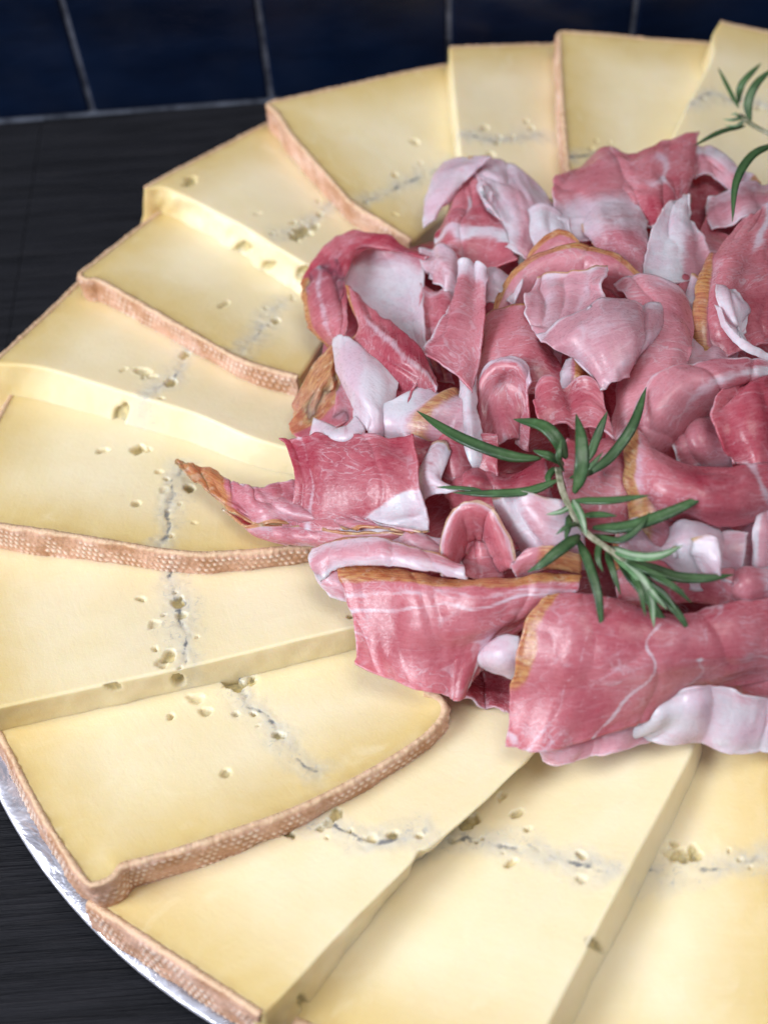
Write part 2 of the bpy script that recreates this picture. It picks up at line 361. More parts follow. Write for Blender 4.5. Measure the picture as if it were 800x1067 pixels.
cheese('cheese slice at the bottom right corner, its vein crossing a large crumbly pit',
  [(812,1150),(812,950),(806,764)],(505,1150),(660,735),side_rind=True,vein=[(640,912),(740,903),(830,892)],
  holes=[(713,893,17,11,2.2),(701,879,8,6,1.6),(728,919,9,4,1.2),(727,892,9,6,2),(700,888,12,8,1.3),(672,906,5,2.5,1.5),(755,872,4,3,.8),(665,880,4,3,.6)],seed=1)
cheese('cheese slice with long straight yellow cut side, lying below the big ham fold',
  [(530,1150),(575,1058),(650,915),(712,800),(725,768)],(255,1040),(500,760),flare=.0050,vein=[(430,880),(480,872),(560,888),(630,908)],
  holes=[(537,848,9,5,1.8),(549,864,7,5,1.6),(522,830,8,6,1.3),(487,857,14,8,3.5),(605,891,7,4,1.4),(531,899,8,4,1.6),(606,916,8,4,1),(497,890,5,3,1.2),(470,875,6,4,1)],
  sholes=[(645,888,5,7,2),(614,980,4,9,1.6),(635,932,3,6,.8)],seed=2)
cheese('cheese slice with ragged torn edge at the bottom, outer rind facing lower left',
  [(274,1055),(300,1030),(350,976),(400,926),(427,900),(436,886),(450,880),(500,838),(556,784),(600,742)],(92,936),(425,680),flare=.0045,flare_in=-.011,ragged=.25,vein=[(325,858),(385,872),(445,866)],
  holes=[(350,850,7,8,2.4),(335,862,5,4,1.6),(343,858,10,6,1.4),(385,875,9,6,1.8),(410,869,10,5,3),(437,872,6,4,1.6),(300,868,10,5,2)],sholes=[(309,1038,5,7,2)],seed=3)
cheese('cheese slice at lower left with long bumpy brown rind and a dark pit',
  [(93,921),(108,917),(118,911),(125,900),(150,894),(200,880),(300,845),(380,805),(440,767),(461,742),(456,727),(440,720)],(-32,702),(375,640),
  side_rind=True,end=[(50,856,.33),(2,765,.72)],vein=[(245,700),(262,738),(290,762),(305,787),(332,808)],
  holes=[(244,712,12,10,3.6),(262,707,8,7,2),(205,728,12,7,1.1),(184,735,7,5,1.1),(214,741,10,5,1.3),(178,746,5,4,1.6),(160,753,6,3,1.2),(288,766,7,5,2),(247,803,12,5,1.2),(266,790,6,5,.9),(246,744,5,3,1.2),(287,736,7,4,.7),(315,757,5,3,.6),(235,806,6,4,1.4)],seed=4)
cheese('cheese slice at the left edge with thin yellow cut side facing down',
  [(-16,741),(0,737),(120,711),(250,681),(385,650)],(-70,540),(335,525),flare=.0006,vein=[(180,592),(188,625),(186,655),(198,690)],
  holes=[(146,624,6,4,1.6),(186,628,9,6,2.8),(189,641,6,4,1.4),(160,650,8,6,.9),(162,677,5,4,1.6),(175,683,7,9,2.2),(186,703,9,8,2.6),(200,652,6,3,.5),(170,692,8,8,1.0),(366,642,4,3,1.6)],
  sholes=[(118,714,10,4,.7),(186,708,8,7,2)],seed=5)
cheese('cheese slice whose pinkish bumpy rind strip runs just below the long ham tip',
  [(-52,530),(0,545),(62,555),(124,565),(165,572),(206,576),(247,574),(289,570),(332,565)],(45,352),(320,430),side_rind=True,
  vein=[(190,488),(182,520),(178,550),(170,570)],
  holes=[(147,468,11,6,3.6),(108,470,8,3.5,1.4),(128,468,5,2,.8),(198,508,6,6,2.4),(188,512,6,4,1.3),(142,525,5,4,1.8),(165,492,5,3,1),(170,510,5,4,.6),(192,486,6,5,1),(203,545,5,2,.8)],seed=6)
cheese('cheese slice with the widest bright white cut face, one round hole in it',
  [(-6,378),(0,378),(50,384),(140,411),(206,431),(264,456),(312,470)],(118,262),(338,375),flare=.0075,vein=[(195,362),(182,392),(160,404),(150,414)],
  holes=[(178,398,9,5,2.6),(150,388,14,6,1.1),(192,370,6,4,2),(130,385,6,3,.8),(188,412,8,3,.6)],sholes=[(132,423,8,8,1.9)],seed=7)
cheese('cheese slice with rind bent round its corner, above the widest white cut face',
  [(83,285),(92,291),(102,290),(130,305),(165,325),(206,350),(256,376),(312,392)],(208,192),(375,300),side_rind=True,
  vein=[(296,312),(272,340),(250,368)],holes=[(288,334,7,5,1.8),(233,317,7,3,1.1),(283,346,6,3,1),(270,352,6,3,.6),(300,350,5,3,.7)],seed=8)
cheese('cheese slice with pointed left corner and crumbly white cut face full of blue pits',
  [(151,196),(175,196),(222,218),(262,240),(300,264),(350,292)],(318,108),(420,220),flare=.0050,ragged=.6,vein=[(285,245),(315,238),(345,215)],
  holes=[(198,189,9,5,1.8),(313,243,13,9,3),(327,236,7,5,1.8),(315,228,9,5,1.2),(333,224,5,4,1.6),(270,222,5,2,.6)],
  sholes=[(258,254,11,6,1.6),(286,272,7,5,1.2),(292,293,12,6,2.2),(318,283,9,8,1.4)],seed=9)
cheese('cheese slice with rind strip running down from the dark table to the ham',
  [(279,107),(291,118),(303,137),(320,158),(350,192),(372,214),(430,250)],(515,58),(510,190),side_rind=True,
  vein=[(472,168),(430,184),(372,214)],holes=[(433,148,6,3,1.3),(458,162,5,3,.9),(437,235,6,3,1),(412,224,5,2,.6)],seed=10)
cheese('narrow square ended cheese slice at the top, a level blue vein low across it',
  [(468,49),(472,90),(478,150),(484,205)],(622,44),(622,205),flare=.001,vein=[(485,140),(520,145),(565,142)],
  holes=[(517,148,4,3,1.8),(511,161,5,4,1.1),(505,133,5,3,.9),(557,137,4,3,1)],seed=11)
cheese('cheese slice at the top with rind down its left side, almost no vein',
  [(583,33),(584,60),(587,110),(592,168),(595,190)],(785,48),(745,200),side_rind=True,vein=[(594,166),(612,163),(630,160)],holes=[(604,165,4,2,1)],seed=12)
cheese('bright cheese slice in the top right corner behind the rosemary sprig',
  [(750,23),(742,38),(741,60),(715,112),(690,165)],(880,50),(830,230),flare=.002,vein=[(720,108),(745,100),(775,106),(820,118)],
  holes=[(790,112,8,4,1.2),(735,98,5,3,.6)],seed=13)

# ------------------------------------------------------------------ ham
def dome(px,py):
    e=((px-690)/400)**2+((py-430)/330)**2
    return 35+30*max(0,1-e)
def ham_patch(rows,bulge=0,wr=.55,seed=0,n=None):
    W=np.array([[at(p[0],p[1],(dome(p[0],p[1])+(p[2] if len(p)>2 else 0))*.001) for p in r] for r in [rr for rr in rows]])
    return W
def build_ham(label,patches,hid):
    VV=[];FF=[];A={'fat':[],'rim':[],'tone':[]};UV=[];off=0
    for pi,pt in enumerate(patches):
        rows=pt['rows']; m=max(len(r) for r in rows); keep=pt.get('keep',0) or any(k in label for k in ('curl','arch','brown rim','layer','loop','nub','petals','swirled','broad horizontal','hooding'))
        if not keep:
            nr_=[]
            for r in rows:
                z=[(p[2] if len(p)>2 else 0) for p in r]; mz=sum(z)/len(z); nr_.append([(p[0],p[1],mz+(zz-mz)*.45) for p,zz in zip(r,z)])
            rows=nr_
        cw=[]
        for r in rows:
            q=np.array([[p[0],p[1],(dome(p[0],p[1])+(p[2] if len(p)>2 else 0))] for p in r],float)
            if len(q)!=m: q=cr(q,m)
            cw.append([at(a,b,c*.001) for a,b,c in q])
        cw=np.array(cw)
        lv=np.linalg.norm(np.diff(cw,axis=0),axis=-1).sum(0).max(); lu=np.linalg.norm(np.diff(cw,axis=1),axis=-1).sum(1).max()
        nu=int(np.clip(lu/.0006,16,170)); nv=int(np.clip(lv/.0006,16,170))
        G=cr(cw,nv); G=cr(np.swapaxes(G,0,1),nu); G=np.swapaxes(G,0,1)   # (nv,nu,3)
        u,v=np.meshgrid(np.linspace(0,1,nu),np.linspace(0,1,nv))
        du=np.gradient(G,axis=1); dv=np.gradient(G,axis=0); N=np.cross(du,dv); N/=np.linalg.norm(N,axis=-1)[...,None]+1e-12
        tocam=CAM-G; sg=np.sign((N*tocam).sum(-1).mean()) or 1; N*=sg
        b=pt.get('bulge',0)*.0005*np.sin(np.pi*u)*np.sin(np.pi*v)
        sd=hid*7+pi*3
        au=u*lu; av=v*lv; P2=np.stack([au,av],-1)
        wr=pt.get('wr',1.)
        cre=noise(P2*np.array([1,.30])+noise(P2,.02,sd+15)[...,None]*.006,.011,sd+13,1); cre2=noise(P2*np.array([.45,1]),.016,sd+14,1)
        d=wr*(-(1-np.minimum(1,np.abs(cre)*3.2))**1.5*.0007+(1-np.minimum(1,np.abs(cre2)*3))**1.5*.0005+noise(P2,.019,sd,1)*.0016+noise(P2*np.array([1,.35]),.006,sd+1,2)*.0007+noise(P2*np.array([.35,1]),.008,sd+2,2)*.0005)
        d=d+wr*noise(P2*np.array([1,.28]),.0085,sd+16,1)*.0009*(.35+np.exp(-np.minimum(v,1-v)*lv/.009))
        if pt.get('ruf',1) and (not keep):
            ph=rng.uniform(0,6.28,3); fr=lu/.016*rng.uniform(.8,1.2); am=.0015*pt.get('ruf',.75)
            w1=np.sin(6.283*fr*u+ph[0]+2.2*noise(P2,.02,sd+17,1)); w1=np.sign(w1)*np.abs(w1)**.75
            d=d+am*w1*(.30+.9*np.exp(-v*lv/.010)+.4*np.exp(-(1-v)*lv/.006))
            cs=1 if ph[1]>2 else -1
            d=d+cs*.0017*np.exp(-v*lv/.0035)+.0012*np.exp(-(1-v)*lv/.003)
            d=d+(.0014*np.exp(-u*lu/.003)*(1 if ph[2]>2.5 else -1)+.0014*np.exp(-(1-u)*lu/.003))
        # edges ruffle
        ed=np.minimum(np.minimum(u*lu,(1-u)*lu),np.minimum(v*lv,(1-v)*lv)); rf=np.exp(-ed/.003)
        d=d+rf*noise(P2,.0075,sd+6,2)*.0010*wr
        G=G+N*(d+b)[...,None]
        jit=np.exp(-ed/.002)[...,None]*np.stack([noise(P2,.004,sd+7,3),noise(P2,.004,sd+8,3),noise(P2,.004,sd+9,3)*.3],-1)*.0008
        G=G+jit
        uu=u+noise(P2,.012,sd+3,2)*.09; vv=v+noise(P2,.012,sd+4,2)*.09
        fat=pt.get('fat',lambda u,v:u*0)(uu,vv)*(1. if any(k_ in label for k_ in ('white','fat ','bowl','frontmost','torn orange','triangular','draped','tongue')) else .72)+.35*np.exp(-ed/.0009)+u*0; ru=u+noise(P2,.005,sd+5,2)*.03; rvv=v+noise(P2,.005,sd+6,2)*.03
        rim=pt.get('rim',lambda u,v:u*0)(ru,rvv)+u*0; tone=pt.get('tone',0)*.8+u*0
        if 'rim' not in pt and rng.rand()<.4: rim=rim+.95*np.exp(-((u if rng.rand()<.5 else v)*(lu if 0 else lv)/.0011)**2)*sm(-.5,.1,noise(P2,.01,sd+20))
        VV.append(G.reshape(-1,3)); FF+=grid_faces(nv,nu,off); off+=nu*nv
        A['fat'].append(fat.ravel());A['rim'].append(rim.ravel());A['tone'].append(tone.ravel())
        UV.append(np.stack([au.ravel()*10+hid*1.7,av.ravel()*10+hid*.9],1))
    V=np.concatenate(VV); c=V.mean(0); c[2]=V[:,2].min()
    o=mesh_obj('ham_slice',V-c,FF,M_HAM,None,{k:np.concatenate(a) for k,a in A.items()},np.concatenate(UV))
    o.location=Vector(c)
    md=o.modifiers.new('thickness','SOLIDIFY'); md.thickness=.0006; md.offset=-1 ; md.use_rim=True; md.use_quality_normals=True
    md2=o.modifiers.new('round','SUBSURF'); md2.levels=0; md2.render_levels=0
    tag(o,label,'ham slice','folded slices of cured ham heaped on the cheese')
    return o
HAM=[]
def H(label,*patches): HAM.append((label,patches))
def edge_top(w=.1): return lambda u,v: 1-sm(0,w*2,v)
def edge_left(w=.1): return lambda u,v: 1-sm(0,w*2,u)
def edge_bot(w=.1): return lambda u,v: sm(1-w*2,1,v)
one=lambda u,v:u*0+1.
# ---- deep underlying folds that show in the gaps
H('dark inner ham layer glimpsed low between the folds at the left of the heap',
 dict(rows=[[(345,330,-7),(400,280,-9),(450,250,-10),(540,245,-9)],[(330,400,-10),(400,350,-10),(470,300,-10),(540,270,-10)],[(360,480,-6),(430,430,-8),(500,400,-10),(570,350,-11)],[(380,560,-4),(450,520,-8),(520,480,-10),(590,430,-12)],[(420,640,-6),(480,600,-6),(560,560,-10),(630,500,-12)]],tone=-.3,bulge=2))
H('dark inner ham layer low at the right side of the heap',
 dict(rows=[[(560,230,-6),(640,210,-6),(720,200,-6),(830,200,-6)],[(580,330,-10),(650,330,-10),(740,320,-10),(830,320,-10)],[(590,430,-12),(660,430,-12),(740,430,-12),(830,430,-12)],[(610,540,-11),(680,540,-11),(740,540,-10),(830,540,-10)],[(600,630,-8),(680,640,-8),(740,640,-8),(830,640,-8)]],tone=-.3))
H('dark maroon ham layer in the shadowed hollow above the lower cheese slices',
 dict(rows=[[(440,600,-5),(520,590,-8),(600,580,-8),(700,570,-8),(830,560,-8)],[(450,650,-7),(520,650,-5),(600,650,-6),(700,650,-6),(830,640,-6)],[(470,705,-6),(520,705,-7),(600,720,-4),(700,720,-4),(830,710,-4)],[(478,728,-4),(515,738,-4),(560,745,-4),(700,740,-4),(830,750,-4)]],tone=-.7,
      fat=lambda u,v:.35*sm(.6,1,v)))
# ---- A top left hood
H('pale lilac ham fold hooding a dark red tongue, upper left of the heap',
 dict(rows=[[(478,172,8),(500,168,9),(522,168,8),(550,180,6),(577,212,3)],[(498,190,9),(515,192,9),(540,205,7),(560,220,5),(577,232,2)],[(508,218,6),(528,228,6),(548,240,4),(562,250,2),(572,256,0)],[(515,250,2),(530,262,2),(545,272,0),(558,275,-1),(568,270,-3)]],bulge=3,
      fat=lambda u,v:.85-.55*sm(.15,.4,v)*sm(.2,.5,u)+.2*sm(.8,1,u),tone=.8),
 dict(rows=[[(462,170,8),(480,165,10),(500,167,11),(512,172,10)],[(450,188,7),(466,182,10),(482,180,11),(494,182,11)],[(444,212,6),(456,206,8),(468,202,9),(478,196,9)],[(441,237,3),(450,228,5),(458,218,6),(466,208,6)]],bulge=2,fat=one),
 dict(rows=[[(500,184,12),(505,190,13),(512,200,12)],[(496,196,12),(503,206,12),(514,216,10)],[(505,205,11),(514,222,10),(522,232,8)]],fat=one,bulge=1))
H('dark red ham tongue with a white line, standing under the lilac hood',
 dict(rows=[[(474,182,4),(488,176,6),(502,184,5)],[(464,212,4),(486,208,7),(508,210,5)],[(452,245,2),(484,242,6),(524,240,3)],[(440,282,-2),(485,282,2),(540,280,-2)]],bulge=4,
      fat=lambda u,v:np.exp(-((v-.72-.12*(u-.3))/.035)**2)+.8*np.exp(-((u-.55)/.06)**2-((v-.42)/.12)**2),rim=lambda u,v:1.1*(1-sm(.05,.22,v))))
# ---- B top middle
H('rounded pink ham lobe at the top centre, half behind the dark red triangular sheet',
 dict(rows=[[(588,182,2),(604,163,4),(632,157,4),(655,158,2)],[(576,202,2),(602,192,6),(640,188,6),(668,190,2)],[(580,228,1),(610,220,4),(645,214,5),(672,216,2)],[(592,258,-3),(625,255,0),(650,245,1),(670,240,0)]],bulge=3,tone=.25,
      fat=lambda u,v:.75*sm(.5,.8,v)*sm(.0,.5,u+.2)+.3*sm(.4,.6,v)))
H('dark red triangular ham sheet with looped white vein, topmost of the heap',
 dict(rows=[[(636,152,7),(660,158,8),(690,146,9),(727,138,8)],[(640,175,7),(668,180,10),(695,172,10),(724,166,8)],[(650,200,5),(678,206,8),(700,200,8),(720,192,6)],[(664,234,2),(690,236,4),(705,228,4),(718,208,4)]],bulge=2,tone=-.25,
      fat=lambda u,v:.55*np.exp(-((np.hypot((u-.5)/.2,(v-.32)/.17)-1)/.3)**2)*sm(-.2,.1,u-.5+v-.3)+.55*np.exp(-((u-.62-.35*(v-.5))/.03)**2)*sm(.4,.5,v)+.9*sm(.93,1,v)))
H('translucent pinkish white ham fin below the dark red triangular sheet',
 dict(rows=[[(712,198,8),(716,202,8),(719,206,8)],[(690,222,6),(706,228,7),(719,232,5)],[(676,258,4),(704,262,6),(735,258,3)],[(668,300,0),(700,302,2),(752,285,0)]],bulge=2,tone=.8,fat=lambda u,v:.95-.8*sm(.45,.8,u)*sm(.4,.6,v)))
H('pale crumpled ham with pink streaks between the rimmed arch and pink lobe',
 dict(rows=[[(600,212,3),(630,206,5),(660,210,5),(675,225,4)],[(608,240,3),(634,236,6),(656,238,5),(672,245,3)],[(620,258,2),(645,262,4),(665,270,3),(680,278,1)],[(630,275,0),(655,290,1),(668,300,0),(682,308,-2)]],bulge=3,tone=.5,fat=lambda u,v:.7*(1-sm(.3,.6,v))+.25+.3*sm(.7,1,u)))
H('white frilly ham fat fold just right of the lilac hood',
 dict(rows=[[(534,232,3),(552,224,6),(575,222,5),(592,232,2)],[(530,248,2),(552,242,5),(575,240,4),(600,250,2)],[(534,268,0),(556,262,2),(580,258,2),(602,268,0)]],bulge=3,fat=one))
H('white edged ham arch over a deep red hollow, under the small sprig',
 dict(rows=[[(717,158,4),(738,152,6),(766,170,6),(792,192,4)],[(720,172,4),(740,168,6),(764,184,6),(786,200,4)],[(722,190,2),(742,186,3),(762,198,3),(780,212,2)]],bulge=2,tone=.7,fat=lambda u,v:1-.75*sm(.3,.55,v),rim=lambda u,v:sm(.85,.95,u)),
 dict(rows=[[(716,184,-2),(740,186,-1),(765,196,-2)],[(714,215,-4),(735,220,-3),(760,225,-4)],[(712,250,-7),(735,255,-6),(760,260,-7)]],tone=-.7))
H('lilac streaked ham fold at the right edge below the small sprig',
 dict(rows=[[(738,206,2),(765,200,5),(795,190,6),(825,185,6)],[(735,220,3),(765,214,7),(795,206,8),(825,202,8)],[(742,240,0),(768,234,4),(795,224,5),(825,220,5)]],bulge=2,tone=.7,fat=lambda u,v:.55+.2*np.sin(v*9)))
H('wet pink ham piece with orange tinge in the hollow right of the white fin',
 dict(rows=[[(735,235,-1),(752,240,1),(768,250,0)],[(722,262,1),(742,258,3),(758,268,2)],[(712,298,-2),(730,290,2),(750,292,0)],[(700,330,-6),(720,322,-3),(742,330,-4)]],bulge=2,tone=.2,fat=lambda u,v:.45*np.exp(-((v-.4)/.15)**2),rim=lambda u,v:.75*sm(.7,.95,u)))
# ---- C centre
H('large arched ham slice with golden orange rim, in the upper middle of the heap',
 dict(rows=[[(512,325,4),(530,288,8),(562,264,11),(605,256,12),(648,268,11),(682,302,7)],[(520,330,2),(538,300,6),(566,277,9),(604,270,10),(640,281,9),(672,308,5)],[(530,345,-4),(548,318,0),(575,300,2),(606,295,3),(634,303,2),(662,325,-2)]],bulge=2,tone=.45,wr=.5,
      rim=lambda u,v:1.3*(1-sm(.10,.30,v))+.25,fat=lambda u,v:.3*sm(.5,.8,v)))
H('small arched ham slice with thin orange rim, just behind the large rimmed arch',
 dict(rows=[[(542,280,2),(556,256,6),(580,239,8),(600,245,7),(608,262,5)],[(548,286,1),(562,268,4),(582,254,6),(597,258,5),(602,268,3)],[(555,292,-3),(568,280,0),(585,270,1),(595,272,1),(600,278,-1)]],tone=.4,wr=.5,rim=lambda u,v:1.1*(1-sm(.1,.3,v))+.2))
H('crumpled pale pink ham curl inside the orange rimmed arch, flap pointing down',
 dict(rows=[[(552,300,6),(562,284,9),(590,282,11),(614,280,12),(634,281,13)],[(546,315,8),(564,308,8),(592,302,8),(618,306,9),(634,308,13)],[(550,338,8),(566,335,9),(592,330,9),(612,332,11),(630,330,13)],[(566,356,8),(582,354,11),(600,348,13),(612,342,13),(624,334,13)]],bulge=-2,tone=.9,wr=1.6,fat=lambda u,v:.36+.28*np.sin(u*19+v*3)+.4*(1-sm(0,.1,v))),
 dict(rows=[[(560,352,9),(600,336,13),(640,318,14),(680,312,13),(710,326,10)],[(572,362,11),(606,352,15),(645,340,16),(680,334,14),(706,338,10)],[(600,378,11),(622,372,14),(650,360,15),(674,352,13),(692,350,10)],[(618,396,10),(632,390,12),(650,378,13),(664,368,12),(680,362,9)],[(630,408,10),(636,404,11),(646,394,11),(656,382,10),(666,374,8)]],bulge=3,tone=.9,wr=1.5,
      fat=lambda u,v:.34+.26*np.sin(v*13+u*9)+.35*(1-sm(0,.12,v))))
H('glossy pink ham fold curving down at the right of the crumpled pale curl',
 dict(rows=[[(640,300,6),(665,294,8),(690,302,8),(712,322,5)],[(660,330,6),(686,326,9),(706,332,10),(721,352,8)],[(655,372,5),(680,366,10),(704,362,12),(720,368,11)],[(645,410,4),(666,402,8),(690,396,11),(708,392,10)],[(636,468,1),(652,452,3),(672,436,6),(692,424,6)],],bulge=1,tone=.4,fat=lambda u,v:.5*np.exp(-((u-.3)/.12)**2)*sm(.4,.6,v)+.5*(1-sm(.0,.2,v))))
H('orange tinted ham edge peeking below the crumpled pale curl',
 dict(rows=[[(588,372,6),(600,372,8),(618,384,7)],[(582,388,5),(600,390,8),(616,396,6)],[(578,404,2),(596,406,4),(612,404,3)]],tone=.5,rim=lambda u,v:1.1*sm(.35,.6,u),fat=lambda u,v:1-sm(.3,.5,u)))
H('dark pink ham sheet in the middle, left of the crumpled pale curl',
 dict(rows=[[(498,332,2),(520,324,4),(545,326,4),(560,345,2)],[(492,360,3),(520,352,7),(552,352,7),(575,368,4)],[(488,390,2),(522,380,6),(560,380,7),(590,388,4)],[(492,430,-1),(530,415,2),(565,410,4),(600,410,2)]],bulge=3,tone=-.1,fat=lambda u,v:.45*np.exp(-((v-.35)/.08)**2)))
H('white rimmed ham curl enclosing a pink hollow, above the left rosemary needle',
 dict(rows=[[(490,418,4),(498,385,9),(520,372,12),(542,374,12),(556,398,9)],[(494,425,4),(503,394,9),(521,382,11),(539,385,11),(550,403,8)],[(502,450,2),(510,420,4),(522,405,5),(538,405,6),(548,425,5)],[(512,485,-1),(518,465,2),(528,455,3),(540,455,3),(552,470,1)]],bulge=2,tone=.3,fat=lambda u,v:1.3*(1-sm(.12,.30,v))+.25*np.sin(u*17)*sm(.4,.6,v)),
 dict(rows=[[(484,372,6),(490,378,8),(497,392,7)],[(480,420,6),(488,425,9),(496,430,7)],[(478,455,4),(490,462,7),(503,458,5)],[(476,482,2),(492,488,4),(512,482,2)]],bulge=1,fat=one))
H('small smooth pink ham fold in the centre, above the rosemary stem',
 dict(rows=[[(562,414,5),(572,402,8),(586,410,7),(604,398,9),(624,414,7)],[(558,432,7),(576,424,8),(592,428,6),(612,420,8),(634,438,7)],[(570,450,5),(584,446,7),(598,452,6),(616,450,7),(642,466,5)]],bulge=1,tone=.1,wr=1.3))
# ---- D left of centre
H('upright ham strip with white tip and soft pink sides, left of centre',
 dict(rows=[[(480,286,7),(488,279,10),(498,281,9),(508,288,8)],[(474,312,7),(482,306,11),(497,312,8),(509,318,8)],[(461,346,6),(474,342,11),(492,350,8),(505,360,7)],[(450,378,4),(464,386,9),(480,402,6),(494,418,4)]],bulge=0,tone=.35,fat=lambda u,v:1.2*(1-sm(.05,.28,v))+.45*(1-sm(.05,.2,u))))
H('pale fatty ham fold behind the upright white tipped strip',
 dict(rows=[[(492,280,5),(515,281,6),(535,284,6),(550,290,4)],[(500,296,4),(518,298,6),(532,300,5),(543,304,3)],[(506,318,1),(518,318,3),(528,318,2),(536,322,0)]],bulge=2,tone=.8,fat=lambda u,v:.9-.3*v))
H('pink crumpled ham knob beside the smooth white bowl',
 dict(rows=[[(436,262,4),(452,258,7),(468,266,7),(480,282,5)],[(440,280,4),(455,280,8),(468,284,8),(478,292,5)],[(444,292,1),(458,298,4),(468,304,3),(476,312,1)]],bulge=3,tone=.6,wr=1.8,fat=lambda u,v:.55))
H('small red and white ham folds tucked between white bowl and upright strip',
 dict(rows=[[(440,300,0),(455,302,3),(474,306,2)],[(440,330,0),(456,328,4),(470,332,2)],[(442,365,-2),(455,362,1),(466,364,0)],[(452,395,-4),(462,400,-2),(476,405,-3)]],tone=.2,fat=lambda u,v:.5*np.sin(v*16)))
H('yellowish fatty ham end with pointed white tip, left of the centre',
 dict(rows=[[(445,404,5),(468,400,8),(486,404,8),(500,415,5)],[(420,418,6),(450,420,10),(475,422,10),(496,432,6)],[(399,436,5),(430,442,9),(460,446,9),(488,455,4)],[(424,455,2),(440,460,5),(462,466,5),(482,476,1)]],bulge=3,tone=.9,
      fat=lambda u,v:1.2*(1-sm(.15,.35,u))+.45,rim=lambda u,v:.8*np.exp(-((u-.42)/.12)**2)))
H('red ham fold below the yellowish pointed end, sloping to the left needle tips',
 dict(rows=[[(432,462,2),(460,462,5),(490,458,5),(520,460,3)],[(436,485,2),(462,482,6),(492,480,6),(520,485,4)],[(445,515,-1),(468,512,3),(495,510,4),(525,512,2)]],bulge=2,tone=-.2,fat=lambda u,v:.5*(1-sm(.1,.25,u))))
H('white banded ham loop just right of the draped dark pink fold',
 dict(rows=[[(436,478,6),(448,460,8),(463,458,9),(470,470,8)],[(434,500,6),(443,490,9),(452,494,9),(460,505,8)],[(438,525,4),(452,516,8),(470,512,9),(488,506,8)]],bulge=2,tone=.5,fat=lambda u,v:.95-.3*np.sin(u*3)))
# ---- top-left curl
H('big ham curl at upper left opening onto a smooth white fat bowl',
 dict(rows=[[(362,262,4),(385,257,4),(415,257,4),(440,266,4)],[(358,280,2),(385,278,0),(415,278,0),(442,288,3)],[(362,305,3),(390,308,0),(418,312,0),(444,325,3)],[(385,330,4),(405,335,2),(425,342,2),(446,358,3)],[(410,352,3),(422,358,2),(436,368,2),(452,388,1)]],bulge=-2,wr=.3,tone=.8,fat=lambda u,v:.95-.6*(1-sm(.0,.35,v))-.2*sm(.7,1,u)),
 dict(rows=[[(446,264,6),(425,255,7),(398,246,9),(368,241,10),(345,251,10),(327,273,9),(314,297,7)],[(444,270,6),(422,263,7),(396,257,9),(370,254,11),(352,266,11),(338,288,11),(325,312,9)],[(441,270,4),(420,264,5),(396,260,7),(374,262,9),(362,280,10),(356,305,11),(346,335,10)]],bulge=1,wr=.6,tone=-.1,
      fat=lambda u,v:.35*np.exp(-((v-.45)/.1)**2),rim=lambda u,v:1.1*sm(.9,.98,u)),
 dict(rows=[[(314,296,7),(326,285,9),(342,275,10),(352,270,10)],[(316,318,6),(330,312,9),(346,302,11),(358,292,10)],[(322,340,4),(336,340,7),(352,335,10),(362,322,10)],[(338,362,1),(346,360,5),(354,356,8),(362,350,8)]],bulge=2,wr=.7,tone=.2,rim=lambda u,v:1.15*(1-sm(.04,.25,u)),fat=lambda u,v:.5*np.exp(-((u-.45)/.08)**2)))
H('dark pink ham strip slanting down across the front of the white bowl curl',
 dict(rows=[[(362,298,12),(366,320,12),(364,342,11),(352,358,9)],[(376,310,12),(380,332,13),(376,350,12),(368,366,9)],[(404,335,11),(408,356,13),(405,376,11),(400,392,8)],[(432,362,10),(436,382,11),(432,400,9),(426,415,5)],[(454,396,6),(456,406,6),(452,416,4),(446,425,1)]],bulge=2,wr=.8,tone=-.2,
      fat=lambda u,v:.55*np.exp(-((u-.35)/.08)**2)*sm(.1,.3,v),rim=lambda u,v:.9*(1-sm(.02,.10,v))))
# ---- E left white flap curl
H('hollow orange and amber ham curl at left, holding a white flap',
 dict(rows=[[(352,350,6),(336,362,6),(320,382,4),(307,410,2),(302,432,1)],[(354,366,5),(344,380,6),(332,398,5),(322,418,3),(316,438,2)],[(356,390,2),(348,400,3),(340,412,2),(332,428,1),(326,446,1)]],bulge=1,wr=.7,tone=1,fat=lambda u,v:.15,rim=lambda u,v:.75+.3*v),
 dict(rows=[[(352,384,4),(332,402,5),(312,420,5),(298,440,4)],[(360,398,2),(346,415,2),(328,434,3),(304,452,4)],[(372,410,1),(366,430,0),(345,446,1),(316,460,3)]],bulge=-2,wr=.8,tone=.3,rim=lambda u,v:1.2*(1-sm(.35,.7,v)),fat=lambda u,v:.4*np.exp(-((v-.8)/.06)**2)),
 dict(rows=[[(352,402,0),(364,398,0),(376,402,0)],[(350,425,-1),(362,422,-1),(374,425,0)],[(344,448,-1),(356,450,-1),(370,448,0)]],bulge=-1,tone=.2))
H('smooth white ham fat flap folded over the amber curl at the left',
 dict(rows=[[(350,349,8),(360,352,10),(375,362,11),(396,378,10),(418,394,7)],[(350,368,8),(362,374,11),(378,384,12),(396,398,11),(412,414,7)],[(356,395,8),(368,400,11),(380,410,12),(394,424,10),(405,436,6)],[(368,420,8),(378,424,10),(386,434,10),(394,446,8),(398,456,4)],[(372,436,8),(378,442,9),(382,450,9),(384,458,6),(384,466,3)]],bulge=2,wr=.35,tone=1,fat=lambda u,v:u*0+1.2),
 dict(rows=[[(373,434,9),(378,446,10),(380,458,8)],[(362,446,10),(364,456,11),(364,464,8)],[(345,444,10),(344,456,11),(343,464,8)],[(328,436,9),(324,450,9),(322,463,6)]],bulge=1.5,wr=.3,fat=lambda u,v:u*0+1.2))
